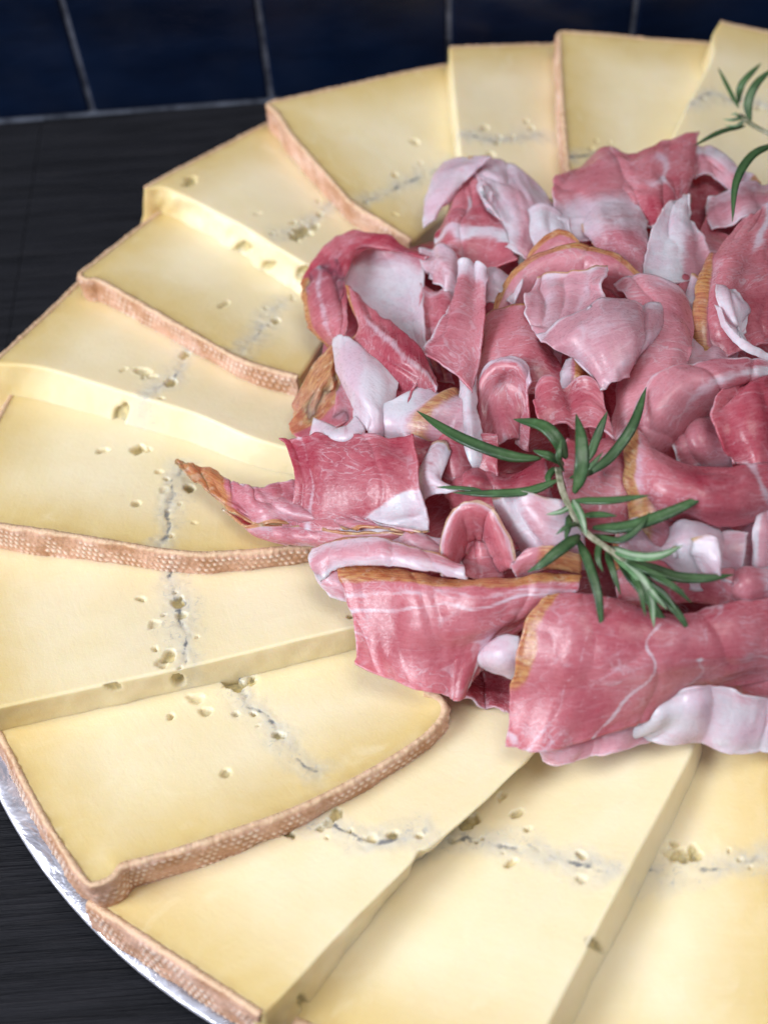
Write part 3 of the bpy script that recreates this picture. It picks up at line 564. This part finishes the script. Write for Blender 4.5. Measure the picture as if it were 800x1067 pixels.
H('reddish ham side behind the white flap, above the draped dark pink fold',
 dict(rows=[[(398,400,3),(420,395,5),(445,405,4)],[(392,425,3),(408,425,6),(425,435,5)],[(385,455,1),(402,458,3),(425,464,2)]],tone=.2,bulge=2))
# ---- F
H('glossy dark pink ham fold draped at left, white fat at its lower corner',
 dict(rows=[[(302,466,6),(325,460,9),(355,457,10),(395,457,11),(432,460,9)],[(308,478,7),(330,474,10),(358,472,12),(398,474,13),(437,480,10)],[(314,505,7),(335,502,10),(362,500,12),(402,500,13),(440,508,10)],[(308,530,5),(332,528,8),(362,528,10),(404,526,11),(446,530,8)],[(300,552,2),(330,550,5),(365,552,6),(405,554,6),(450,552,4)]],bulge=2,wr=.55,ruf=.25,tone=-.0,
      fat=lambda u,v:1.3*sm(.0,.12,(v-.98)+(u-.42)*1.0-.0)*sm(.5,.62,v)+.5*np.exp(-((u-.2)/.03)**2)))
H('long ham strip with a brown rim whose tip reaches left onto the cheese',
 dict(rows=[[(184,478,1),(203,481,2),(226,490,3),(248,504,5),(275,508,7),(310,500,8),(350,512,9)],[(184,480,1),(205,492,3),(230,508,4),(256,524,6),(290,528,7),(325,528,8),(365,535,9)],[(184,482,1),(210,505,2),(235,529,4),(268,545,6),(316,548,7),(372,552,8),(442,554,8)]],bulge=1,wr=1.1,tone=.4,
      rim=lambda u,v:.95*(1-sm(.30,.48,u))+1.2*sm(.90,.99,v)*.9,fat=lambda u,v:.2+.15*u),
 dict(rows=[[(233,529,3),(270,546,5),(318,549,6),(372,553,7),(444,554,7)],[(250,538,2),(278,554,4),(325,560,6),(375,561,6),(430,558,6)],[(268,545,0),(296,562,2),(332,569,4),(378,568,4),(416,562,4)]],bulge=1,tone=.4,fat=lambda u,v:.3+.2*np.sin(v*9),rim=lambda u,v:1.2*(1-sm(.06,.24,v))))
# ---- G
H('wide hanging ham fold at lower left with torn orange rim along its top',
 dict(rows=[[(356,590,7),(400,590,9),(450,598,9),(505,603,9),(560,600,8),(606,600,6)],[(364,615,7),(408,614,10),(458,619,11),(512,620,10),(562,615,8),(602,612,6)],[(371,648,5),(414,648,9),(462,652,10),(508,645,8),(550,636,6),(585,628,3)],[(373,676,3),(416,684,6),(460,682,8),(495,672,6),(525,655,3),(555,645,0)],[(374,692,1),(422,714,2),(458,722,3),(478,728,3),(494,704,3),(512,676,-1)]],bulge=3,wr=.75,ruf=.28,tone=-.05,
      rim=lambda u,v:1.1*(1-sm(.10,.24,v)),fat=lambda u,v:.7*np.exp(-((v-.38+.1*u)/.022)**2)+.5*np.exp(-((v-.62-.2*u)/.015)**2)+.5*np.exp(-((v-.25)/.025)**2)+.75*np.exp(-((u-.72-.2*(v-.9))/.05)**2)*sm(.5,.8,v)))
H('pinkish white ham loop folding back over the hanging fold at its upper left',
 dict(rows=[[(328,574,7),(352,562,9),(390,562,10),(430,572,10),(480,590,8)],[(325,588,8),(350,577,11),(392,577,12),(434,585,11),(484,598,9)],[(334,606,8),(352,592,11),(392,588,12),(436,594,11),(488,603,9)]],bulge=2,wr=.9,tone=.8,fat=lambda u,v:.5+.35*np.sin(v*7+u*3)),
 dict(rows=[[(326,584,8),(340,590,9),(362,592,8)],[(332,605,7),(345,608,8),(364,612,8)],[(346,622,5),(358,625,6),(370,630,6)]],bulge=1,tone=.7,fat=lambda u,v:.6-.3*u))
H('lilac ham ledge between the brown rimmed strip and the hanging fold',
 dict(rows=[[(400,555,4),(425,556,6),(445,556,6),(470,560,4)],[(405,568,4),(430,570,6),(455,572,6),(475,578,4)],[(412,580,1),(440,584,3),(462,588,3),(485,594,1)]],bulge=1,tone=.6,fat=lambda u,v:.55))
H('arched ham curl with pale tan rim around a pink hollow',
 dict(rows=[[(459,600,5),(461,560,10),(474,528,13),(492,522,14),(514,530,13),(530,556,10),(541,592,7)],[(467,600,4),(469,564,9),(480,540,11),(493,534,12),(508,541,11),(520,562,9),(530,592,6)],[(478,602,-2),(480,580,2),(486,566,4),(496,560,5),(506,564,4),(514,578,2),(520,596,-1)]],bulge=1,wr=.6,tone=.1,
      rim=lambda u,v:.75*(1-sm(.08,.22,v)),fat=lambda u,v:.9*(1-sm(.12,.4,v))),
 dict(rows=[[(482,560,2),(497,552,4),(512,560,3)],[(478,580,2),(498,578,4),(518,580,2)],[(474,602,0),(498,604,2),(524,602,0)]],tone=-.2))
H('lilac crumpled ham fat under the sprig between the arched curl and its needles',
 dict(rows=[[(520,520,7),(545,515,9),(575,525,9),(600,535,7)],[(528,545,6),(552,540,9),(578,548,9),(605,552,7)],[(535,568,5),(558,562,8),(585,568,8),(610,572,6)],[(542,594,2),(565,588,5),(592,590,5),(618,594,3)]],bulge=2,wr=1.6,tone=.9,fat=lambda u,v:.62+.2*np.sin(u*9)))
H('thin orange rimmed ham lip above the hanging fold, right of the arched curl',
 dict(rows=[[(533,586,9),(548,574,11),(575,570,12),(606,580,11)],[(534,592,8),(550,583,10),(576,579,11),(606,588,10)],[(538,600,4),(555,596,6),(580,592,7),(606,598,6)]],wr=.5,tone=.6,bulge=1,fat=lambda u,v:.5,rim=lambda u,v:.8*sm(.35,.6,u)))
H('smooth white ham fat nub between the hanging fold and the big lower fold',
 dict(rows=[[(508,674,2),(524,666,5),(542,664,6)],[(498,686,3),(520,684,7),(542,684,7)],[(506,698,1),(524,700,4),(540,708,3)]],bulge=2,wr=.4,fat=lambda u,v:u*0+1.3,tone=1))
# ---- H big lower fold
H('big pink ham fold with orange left rim, frontmost of the heap',
 dict(rows=[[(574,611,8),(600,614,10),(645,622,11),(700,640,11),(755,628,10),(815,618,8)],[(553,638,9),(600,645,13),(655,652,14),(705,660,13),(760,655,12),(815,648,10)],[(538,682,9),(590,688,14),(648,688,15),(702,684,14),(758,678,12),(815,672,10)],[(533,728,7),(580,728,12),(636,718,13),(696,704,11),(755,696,9),(815,688,7)],[(528,778,2),(560,782,5),(612,766,9),(668,742,8),(720,718,6),(815,698,3)]],bulge=3,wr=.5,ruf=.18,tone=.2,
      rim=lambda u,v:1.1*(1-sm(.025,.11,u))*(1-sm(.55,.8,v)),
      fat=lambda u,v:.75*np.exp(-((u-.42-.16*(1-v))/.012)**2)*sm(.15,.3,v)+.5*np.exp(-((u-.17-.15*(1-v))/.010)**2)+.5*np.exp(-((u-.66-.1*(1-v))/.012)**2)+.45*np.exp(-((u-.26-.22*(1-v))/.009)**2)+.55*np.exp(-((v-.55-.3*(u-.7))/.02)**2)*sm(.5,.7,u)+.9*np.exp(-((u-.05)/.03)**2-((v-.97)/.03)**2)))
H('thin translucent ham edge lying on the cheese under the big lower fold',
 dict(rows=[[(560,770,4),(610,752,5),(660,735,6),(705,716,6)],[(562,782,2),(612,774,4),(655,760,5),(706,738,5)],[(566,786,0),(606,786,1),(645,778,2),(700,764,2)]],bulge=1,wr=.7,tone=.9,fat=lambda u,v:.42+.2*u,rim=lambda u,v:.45*(1-sm(.1,.35,u))))
H('broad white ham fat fold resting on the cheese at the heap bottom right',
 dict(rows=[[(672,735,4),(700,722,8),(736,712,10),(775,722,9),(820,738,7)],[(664,752,5),(700,740,10),(740,732,11),(780,742,9),(820,752,7)],[(640,768,3),(690,758,7),(735,760,9),(775,766,7),(820,764,5)],[(606,780,0),(665,768,2),(725,772,4),(770,780,4),(820,776,2)]],bulge=2,wr=.6,ruf=.35,tone=1,fat=lambda u,v:.95-.3*(1-sm(.1,.4,v))))
H('pink ham corner at the right edge just above the broad white fat',
 dict(rows=[[(745,690,3),(775,686,5),(820,682,5)],[(752,712,3),(780,710,6),(820,708,6)],[(770,735,1),(795,738,3),(820,738,3)]],bulge=1,tone=.3))
H('dull pink ham sheet behind the big lower fold, under the sprig tips',
 dict(rows=[[(640,585,3),(690,578,5),(740,582,6),(780,600,5)],[(640,608,4),(690,602,7),(740,604,8),(782,612,6)],[(645,632,1),(690,630,4),(740,628,4),(780,628,2)]],bulge=2,tone=.3))
# ---- I right
H('swirled ham fold with a broad pale stripe, at the right above the sprig',
 dict(rows=[[(655,448,7),(668,420,10),(690,392,13),(722,380,14),(765,380,13),(800,382,11)],[(666,456,8),(682,432,12),(706,408,14),(736,398,14),(768,392,13),(800,390,11)],[(680,468,5),(700,450,7),(722,430,8),(746,416,8),(768,404,8),(795,398,8)],[(700,478,-4),(716,464,-3),(732,450,-2),(750,436,-1),(766,424,0),(784,410,2)]],bulge=0,wr=1.,tone=.45,
      fat=lambda u,v:.9*np.exp(-((v-.45+.35*(u-.5))/.09)**2)*sm(.15,.5,u)+.5*sm(.75,.95,u)+.5*(1-sm(0,.12,v))))
H('upright glossy ham panel at the right edge with a pale vertical stripe',
 dict(rows=[[(772,394,10),(790,384,12),(806,380,12),(830,378,11)],[(742,425,10),(768,414,13),(796,408,14),(830,405,12)],[(746,455,9),(770,448,13),(796,444,14),(830,440,12)],[(762,482,5),(782,484,8),(800,486,9),(830,486,8)]],bulge=2,wr=1.1,tone=.1,fat=lambda u,v:.9*np.exp(-((u-.72-.1*v)/.06)**2)))
H('broad horizontal ham band with amber left end, right of the sprig top',
 dict(rows=[[(658,446,8),(672,462,10),(700,478,11),(745,484,11),(790,484,11),(830,480,10)],[(656,472,9),(680,486,13),(712,498,15),(752,502,15),(792,500,14),(830,498,12)],[(657,505,8),(684,512,12),(715,522,14),(755,526,14),(795,522,12),(830,515,10)],[(660,540,4),(690,540,7),(722,540,9),(758,545,9),(792,536,8),(830,528,6)]],bulge=3,wr=.7,tone=.0,
      rim=lambda u,v:.85*(1-sm(.06,.15,u)),fat=lambda u,v:.5*(1-sm(.06,.2,u))+.85*np.exp(-((u-.76-.1*v)/.03)**2)))
H('small tangled ham scraps in the hollow behind the broad horizontal band',
 dict(rows=[[(694,452,2),(716,444,4),(742,440,3)],[(700,470,3),(722,464,5),(752,464,4)],[(708,490,0),(730,486,2),(762,488,1)]],wr=1.6,ruf=.8,tone=.5,fat=lambda u,v:.3+.6*(1-sm(.0,.25,u))),
 dict(rows=[[(716,436,5),(736,432,6)],[(728,456,6),(748,450,7)],[(742,478,3),(762,470,4)]],wr=1.2,ruf=.5,tone=.2,rim=lambda u,v:.9*(1-sm(.1,.4,u))))
H('amber edged ham flap hanging below the left end of the broad band',
 dict(rows=[[(658,530,5),(675,530,7),(700,538,7),(722,542,5)],[(660,552,5),(678,552,8),(698,556,7),(715,560,5)],[(668,578,2),(680,580,4),(694,574,4),(705,568,2)]],bulge=1,tone=.6,rim=lambda u,v:.9*(1-sm(.2,.5,u)),fat=lambda u,v:.4*u))
H('white crumpled ham fat scraps below the broad band',
 dict(rows=[[(640,552,5),(668,548,7),(700,556,7),(735,552,8),(768,566,6)],[(638,572,6),(668,570,8),(702,576,9),(738,574,10),(772,582,8)],[(642,602,2),(670,600,3),(705,606,3),(740,604,4),(770,602,3)]],bulge=0,wr=1.3,tone=1,ruf=1.0,fat=lambda u,v:.35+.6*np.exp(-((u-.62)/.2)**2)),
 dict(rows=[[(698,566,10),(718,560,12),(740,568,12)],[(704,580,11),(724,578,13),(748,584,12)],[(716,592,9),(734,596,10),(756,594,9)]],wr=1.5,ruf=.7,fat=lambda u,v:u*0+.9))
H('ribbed white ham fat strip hanging at the right edge under the broad band',
 dict(rows=[[(786,525,8),(798,522,9),(815,522,9)],[(785,552,8),(798,552,10),(815,552,9)],[(784,580,6),(796,580,8),(815,578,8)],[(786,606,3),(792,600,5),(815,600,5)]],bulge=1,wr=1.3,tone=1,fat=lambda u,v:.5+.4*np.sin(u*14)))
H('lilac ham fold between the white scraps and the hanging white strip',
 dict(rows=[[(730,548,1),(750,556,3),(772,556,3),(788,550,1)],[(740,572,2),(758,574,5),(775,574,5),(790,574,3)],[(750,600,1),(764,602,3),(780,602,3),(796,602,1)]],bulge=2,tone=.8,fat=lambda u,v:.6))
H('pink ham fold at the right edge above the big lower fold',
 dict(rows=[[(760,600,6),(785,596,8),(820,590,8)],[(756,615,6),(785,612,10),(820,608,10)],[(765,630,3),(790,628,6),(820,626,6)]],bulge=2,tone=.4,fat=lambda u,v:.7*np.exp(-((u-.7)/.15)**2)))
# ---- J upper right
H('rolled pink ham fold at the upper right, holding torn white fat petals',
 dict(rows=[[(772,230,8),(784,226,9),(800,218,9),(830,212,8)],[(752,262,9),(768,256,12),(792,250,12),(830,244,11)],[(736,300,9),(752,292,13),(778,285,10),(830,280,9)],[(734,338,7),(752,332,11),(778,325,8),(830,318,8)],[(742,374,3),(764,370,6),(788,362,5),(830,356,5)]],bulge=3,wr=.8,tone=.1,
      fat=lambda u,v:.85*np.exp(-((u-.62+.3*(v-.3))/.06)**2)*(1-sm(.3,.5,v))+.3*np.exp(-((u-.2)/.06)**2)))
H('torn white fat petals and curved sliver lying on the rolled upper right fold',
 dict(rows=[[(746,300,14),(754,296,16),(765,300,16)],[(748,315,15),(758,312,17),(772,310,16)],[(756,335,15),(768,332,17),(784,322,15)],[(768,352,14),(778,352,15),(782,346,14)]],bulge=1,wr=1.8,fat=one),
 dict(rows=[[(748,318,15),(752,322,16)],[(758,345,15),(763,343,17)],[(775,365,15),(780,360,16)],[(800,378,13),(800,370,14)],[(825,382,12),(825,374,13)]],bulge=.5,wr=.5,fat=one))
H('brown edged ham slice standing on edge left of the upper right roll',
 dict(rows=[[(736,262,8),(740,266,9),(748,270,8)],[(728,298,8),(734,300,10),(745,305,8)],[(722,335,6),(730,338,9),(742,342,6)],[(724,368,2),(732,370,5),(744,374,2)]],bulge=1,wr=.6,tone=.3,rim=lambda u,v:1.1*(1-sm(.4,.8,u))))
H('white triangular ham fat piece left of the upper right roll',
 dict(rows=[[(722,292,5),(727,294,6),(732,300,5)],[(712,315,5),(722,316,7),(730,322,5)],[(708,330,2),(718,336,4),(728,342,3)]],bulge=1,wr=.7,fat=one))
H('pale translucent ham layers between the glossy pink fold and the upper right roll',
 dict(rows=[[(706,352,1),(725,346,3),(745,352,3),(765,366,2)],[(702,370,3),(722,364,6),(745,368,6),(768,378,4)],[(690,388,3),(715,382,6),(742,384,6),(770,390,3)]],bulge=2,wr=1.4,tone=.7,fat=lambda u,v:.6))
H('deep pink ham fold behind the glossy fold, filling the hollow below the white fin',
 dict(rows=[[(665,280,-2),(690,276,0),(715,285,0),(730,300,-2)],[(680,300,-1),(700,300,2),(715,310,2),(725,325,-1)],[(700,325,-3),(712,325,-1),(720,335,-1),(728,350,-3)]],bulge=2,tone=.0))
H('pink ham fold behind the sprig, under the broad needles at centre right',
 dict(rows=[[(590,460,2),(620,455,5),(645,462,6),(662,478,4)],[(590,490,3),(620,486,6),(645,490,7),(664,500,5)],[(595,520,2),(622,520,5),(645,522,6),(666,530,4)],[(600,555,-1),(625,556,2),(648,556,3),(672,562,1)]],bulge=2,wr=1.2,tone=-.1,fat=lambda u,v:.4*sm(.6,.9,v)))
H('dark pink ham fold left of the sprig stem, between the needles',
 dict(rows=[[(462,490,2),(490,486,5),(525,486,5),(570,480,3)],[(462,510,3),(492,506,6),(530,506,6),(572,505,4)],[(466,532,0),(495,530,3),(535,530,3),(578,530,1)]],bulge=2,tone=-.3,fat=lambda u,v:.3*sm(.7,1,u)))

for i,(lb,ps) in enumerate(HAM): build_ham(lb,ps,i+1)

# ------------------------------------------------------------------ rosemary
def zat(px,py,dz): return at(px,py,(dome(px,py)+dz)*.001)
def sweep(path,rad_fn,flat=1.,nr=12,n=40,upv=np.array([0,0,1.])):
    P=resample(path,n); t=np.gradient(P,axis=0); t/=np.linalg.norm(t,axis=1)[:,None]
    V=[];Rg=[]
    for i in range(n):
        f=i/(n-1); s=np.cross(t[i],upv); s/=np.linalg.norm(s)+1e-9; w=np.cross(s,t[i]); r=rad_fn(f)
        for k in range(nr):
            a=2*math.pi*k/nr; V.append(P[i]+s*math.cos(a)*r+w*math.sin(a)*r*flat*(1-.55*(max(0,math.sin(a))**6)))
            Rg.append(max(0,math.sin(a))**5)
    Fc=[(i*nr+k,i*nr+(k+1)%nr,(i+1)*nr+(k+1)%nr,(i+1)*nr+k) for i in range(n-1) for k in range(nr)]
    Fc.append(tuple(range(nr))[::-1]); Fc.append(tuple((n-1)*nr+k for k in range(nr)))
    return np.array(V),Fc,np.array(Rg)
def sprig(label,stem,needles,dz0):
    sp=[zat(x,y,dz0+dz) for x,y,dz in stem]; base=empty('rosemary_sprig',tuple(sp[0])); o3=np.array(sp[0])
    V,Fc,Rg=sweep(sp,lambda f:.0006*(1-.4*f)+.0003); mesh_obj('stem',V-o3,Fc,M_STEM,base)
    for pts,w,pale in needles:
        P=[zat(x,y,dz0+dz) for x,y,dz in pts]
        r0=w*.00098
        fn=lambda f:r0*max(.03,min(1,(f/.18)**.7 if f>0 else 0)*.75+.25)*(1-max(0,(f-.40)/.60)**2.0)**.8 if f<.995 else r0*.08
        V,Fc,Rg=sweep(P,fn,.48 if not pale else .42,14,44)
        mesh_obj('needle',V-o3,Fc,M_PALE if pale else M_NEED,base,{'ridge':Rg})
    tag(base,label,'rosemary sprig'); return base
q=lambda x,y,z:(x*.45+420,y*.45+390,z)
ND=[([q(318,195,2),q(250,190,4),(500,465,6),q(110,135,6),q(32,85,4)],1.75,0),
([q(378,195,2),q(355,150,6),q(320,118,7),q(255,104,5)],1.9,0),([q(372,208,2),q(340,190,6),q(300,176,7)],1.4,0),
([q(358,245,2),q(290,270,3),q(200,276,4),q(115,274,3)],1.3,0),([q(180,268,3),q(120,263,3),q(76,261,3)],.7,0),
([q(395,275,2),q(412,220,8),q(412,150,10),q(400,92,10)],1.75,0),([q(428,200,2),q(452,135,5),q(472,86,6)],1.15,0),
([q(425,235,2),q(480,190,4),q(530,120,6),q(562,30,5)],1.4,0),([q(395,292,3),q(480,292,6),q(570,280,6)],1.15,0),
([q(418,326,3),q(460,325,4),q(495,328,4)],.95,0),([q(438,355,2),q(520,352,5),q(620,318,7),q(718,270,7)],1.7,0),
([q(440,372,2),q(500,384,6),q(545,355,7),q(570,318,6)],1.0,0),([q(408,372,2),q(360,408,6),q(320,440,7),q(287,458,6)],1.6,0),
([q(403,380,1),q(430,440,3),q(452,520,5),q(460,602,4)],1.25,0),([q(385,325,2),q(382,350,4),q(374,385,4)],.9,0),
([q(470,398,3),q(530,420,7),q(590,420,9),q(647,396,8)],1.35,1),([q(535,435,2),q(600,458,3),q(640,470,3),q(700,472,4),q(764,464,3)],1.5,0),
([q(470,410,2),q(485,455,4),q(502,510,4)],.85,0),([q(480,410,3),q(540,460,7),q(572,515,8),q(580,586,7)],1.45,1),
([q(510,420,3),q(570,460,6),q(650,502,6)],.9,1),([q(540,460,2),q(600,515,4),q(640,560,5),q(667,606,4)],1.25,0),
([q(500,440,1),q(560,510,3),q(600,570,3),q(633,620,2)],1.3,0),([q(392,290,3),q(412,330,6),q(424,374,6)],1.1,1),
([q(350,215,1),q(335,240,2),q(345,262,2)],.9,0),([q(440,215,1),q(425,225,3),q(405,238,4)],1.1,0),([q(560,480,4),q(600,505,5),q(632,545,5)],.8,1),([q(505,425,4),q(560,452,8),q(612,470,9)],1.0,0),([q(530,445,4),q(572,500,8),q(610,545,8)],1.1,1),([q(520,440,5),q(548,500,9),q(560,560,9)],.9,0),([q(545,450,5),q(620,488,8),q(668,530,7)],1.0,0),([q(385,240,3),q(430,215,8),q(462,180,9)],.9,0),([q(372,225,3),q(360,190,8),q(366,150,9)],.9,0),([q(410,345,3),q(380,352,7),q(352,372,7)],.8,0),([q(395,300,3),q(365,318,5),q(330,325,5)],.8,1),([q(455,388,4),q(450,425,6),q(462,458,6)],.8,0)]
sprig('large rosemary sprig lying on top of the ham heap',[q(358,218,1),q(368,268,3),q(392,322,4),q(425,368,4),q(475,405,5),q(530,445,5)],ND,9)
q2=lambda x,y,z:(x/2+400,y/2,z)
sprig('small rosemary sprig at the right edge over the bright cheese',[q2(740,240,0),q2(770,262,2),q2(815,285,2)],
 [([q2(738,225,0),q2(715,180,3),q2(695,140,3)],.8,0),([q2(738,215,0),q2(745,175,6),q2(785,131,8)],1.25,0),
  ([q2(762,255,0),q2(758,215,7),q2(775,175,10),q2(812,140,10)],1.5,0),([q2(752,262,0),q2(700,275,3),q2(645,304,3)],1.05,0),
  ([q2(815,298,4),q2(765,325,8),q2(733,380,8),q2(725,462,2)],1.45,0),([q2(745,245,0),q2(725,250,2),q2(705,248,2)],.9,1),([q2(748,252,0),q2(735,262,3),q2(708,262,3)],.8,1),
  ([q2(740,245,0),q2(735,238,3),q2(722,238,3)],.8,1)],16)

# ------------------------------------------------------------------ tray
CX,CY=.0464,.2269
def lathe(prof,n=256,seed=0):
    V=[];k=len(prof)
    for i in range(n):
        a=2*math.pi*i/n
        for r,z in prof: V.append((r*math.cos(a),r*math.sin(a),z))
    F_=[(i*k+j,i*k+j+1,((i+1)%n)*k+j+1,((i+1)%n)*k+j) for i in range(n) for j in range(k-1)]
    return np.array(V),F_
TR=.1768
V,Fc=lathe([(0.0001,.0035),(.05,.0035),(.10,.0035),(.13,.0036),(.150,.0040),(.160,.0048),(TR-.006,.0056),(TR-.002,.0060),(TR,.0060),(TR+.0007,.0056),(TR+.0009,.0050),(TR+.0003,.0045),(TR-.006,.0042),(.155,.003),(.13,.0015),(.001,.0015)],360)
Rr=np.hypot(V[:,0],V[:,1]); V[:,2]+=sm(.13,.16,Rr)*noise(V[:,:2],.018,3,2)*.0006
tray=mesh_obj('tray',V,Fc,M_TRAY); tray.location=(CX,CY,0); tag(tray,'round silver metal tray under the ring of cheese slices','tray')

# ------------------------------------------------------------------ table and wall
a0=at(95,120,0); a1=at(275,108,0); WY=(a0[1]+a1[1])/2; WANG=math.atan2(a1[1]-a0[1],a1[0]-a0[0])
print('wall y',WY,'ang',math.degrees(WANG),'platter r',[round(float(np.hypot(*(at(x,y,.007)-np.array([CX,CY,0]))[:2])),4) for x,y in ((0,855),(75,937),(125,990),(175,1052),(8,402))])
def box(x0,x1,y0,y1,z0,z1,bev=0):
    V=[(x,y,z) for x in(x0,x1) for y in(y0,y1) for z in(z0,z1)]
    return V,[(0,1,3,2),(4,6,7,5),(0,4,5,1),(2,3,7,6),(0,2,6,4),(1,5,7,3)]
import bmesh
def boxes(name,bl,mats,bev=.0):
    bm=bmesh.new()
    for (b,mi) in bl:
        V,F_=box(*b); vs=[bm.verts.new(v) for v in V]; fs=[bm.faces.new([vs[i] for i in f]) for f in F_]
        for f in fs: f.material_index=mi
        if bev and mi==0: 
            es=list({e for f in fs for e in f.edges}); r=bmesh.ops.bevel(bm,geom=es,offset=bev,segments=3,profile=.5,affect='EDGES')
            for f in r['faces']: f.material_index=mi
    bmesh.ops.recalc_face_normals(bm,faces=bm.faces)
    me=bpy.data.meshes.new(name); bm.to_mesh(me); bm.free()
    for m in mats: me.materials.append(m)
    me.polygons.foreach_set('use_smooth',[False]*len(me.polygons))
    o=bpy.data.objects.new(name,me); COL.objects.link(o); return o
sx=at(33,200,0)[0]
tb=boxes('table_top',[((-1.2,sx-.0001,-.8,WY,-.04,0),0),((sx+.0001,1.6,-.8,WY,-.04,.0003),0),((-1.2,1.6,-.8,WY,-.05,-.003),1)],[M_WOOD,M_WOOD],.0003); tb['kind']='structure'
# wall tiles: vertical joints at the photo's joint positions
jx=[at(90,97,.012)[0],at(292,90,.012)[0],at(480,45,.03)[0],at(672,40,.03)[0]]
print('joints',jx)
pitch=(jx[-1]-jx[0])/3
tl=[]; g=.0019
for r in range(6):
    for c in range(-9,12):
        x=jx[0]+c*pitch; tl.append(((x+g/2,x+pitch-g/2,WY+.0,WY+.008,.0013+r*.15,.0013+r*.15+.15-g),0))
tl.append(((-1.3,1.6,WY+.0018,WY+.03,-.05,.95),1))
wl=boxes('wall',tl,[M_TILE,M_GROUT],.0012); wl['kind']='structure'

# ------------------------------------------------------------------ light
w=bpy.data.worlds.new('World'); S.world=w; w.use_nodes=True; w.node_tree.nodes['Background'].inputs[0].default_value=(.86,.89,1,1); w.node_tree.nodes['Background'].inputs[1].default_value=.46
def area(name,loc,target,sx_,sy_,e,col):
    l=bpy.data.lights.new(name,'AREA'); l.shape='RECTANGLE'; l.size=sx_; l.size_y=sy_; l.energy=e; l.color=col
    o=bpy.data.objects.new(name,l); COL.objects.link(o); o.location=loc
    o.rotation_euler=(Vector(target)-Vector(loc)).to_track_quat('-Z','Y').to_euler(); return o
area('window_light',(-1.25,-.15,.85),(.05,.25,.03),.9,.7,30,(.90,.94,1))
area('overhead_fill',(.25,.15,1.6),(.05,.25,.03),.8,.8,10,(1,.96,.91))  # added soft overhead fill to balance the window; no ceiling lamp known
S.render.engine='CYCLES'
S.view_settings.view_transform='Standard'; S.view_settings.look='None'; S.view_settings.gamma=1; S.view_settings.exposure=0
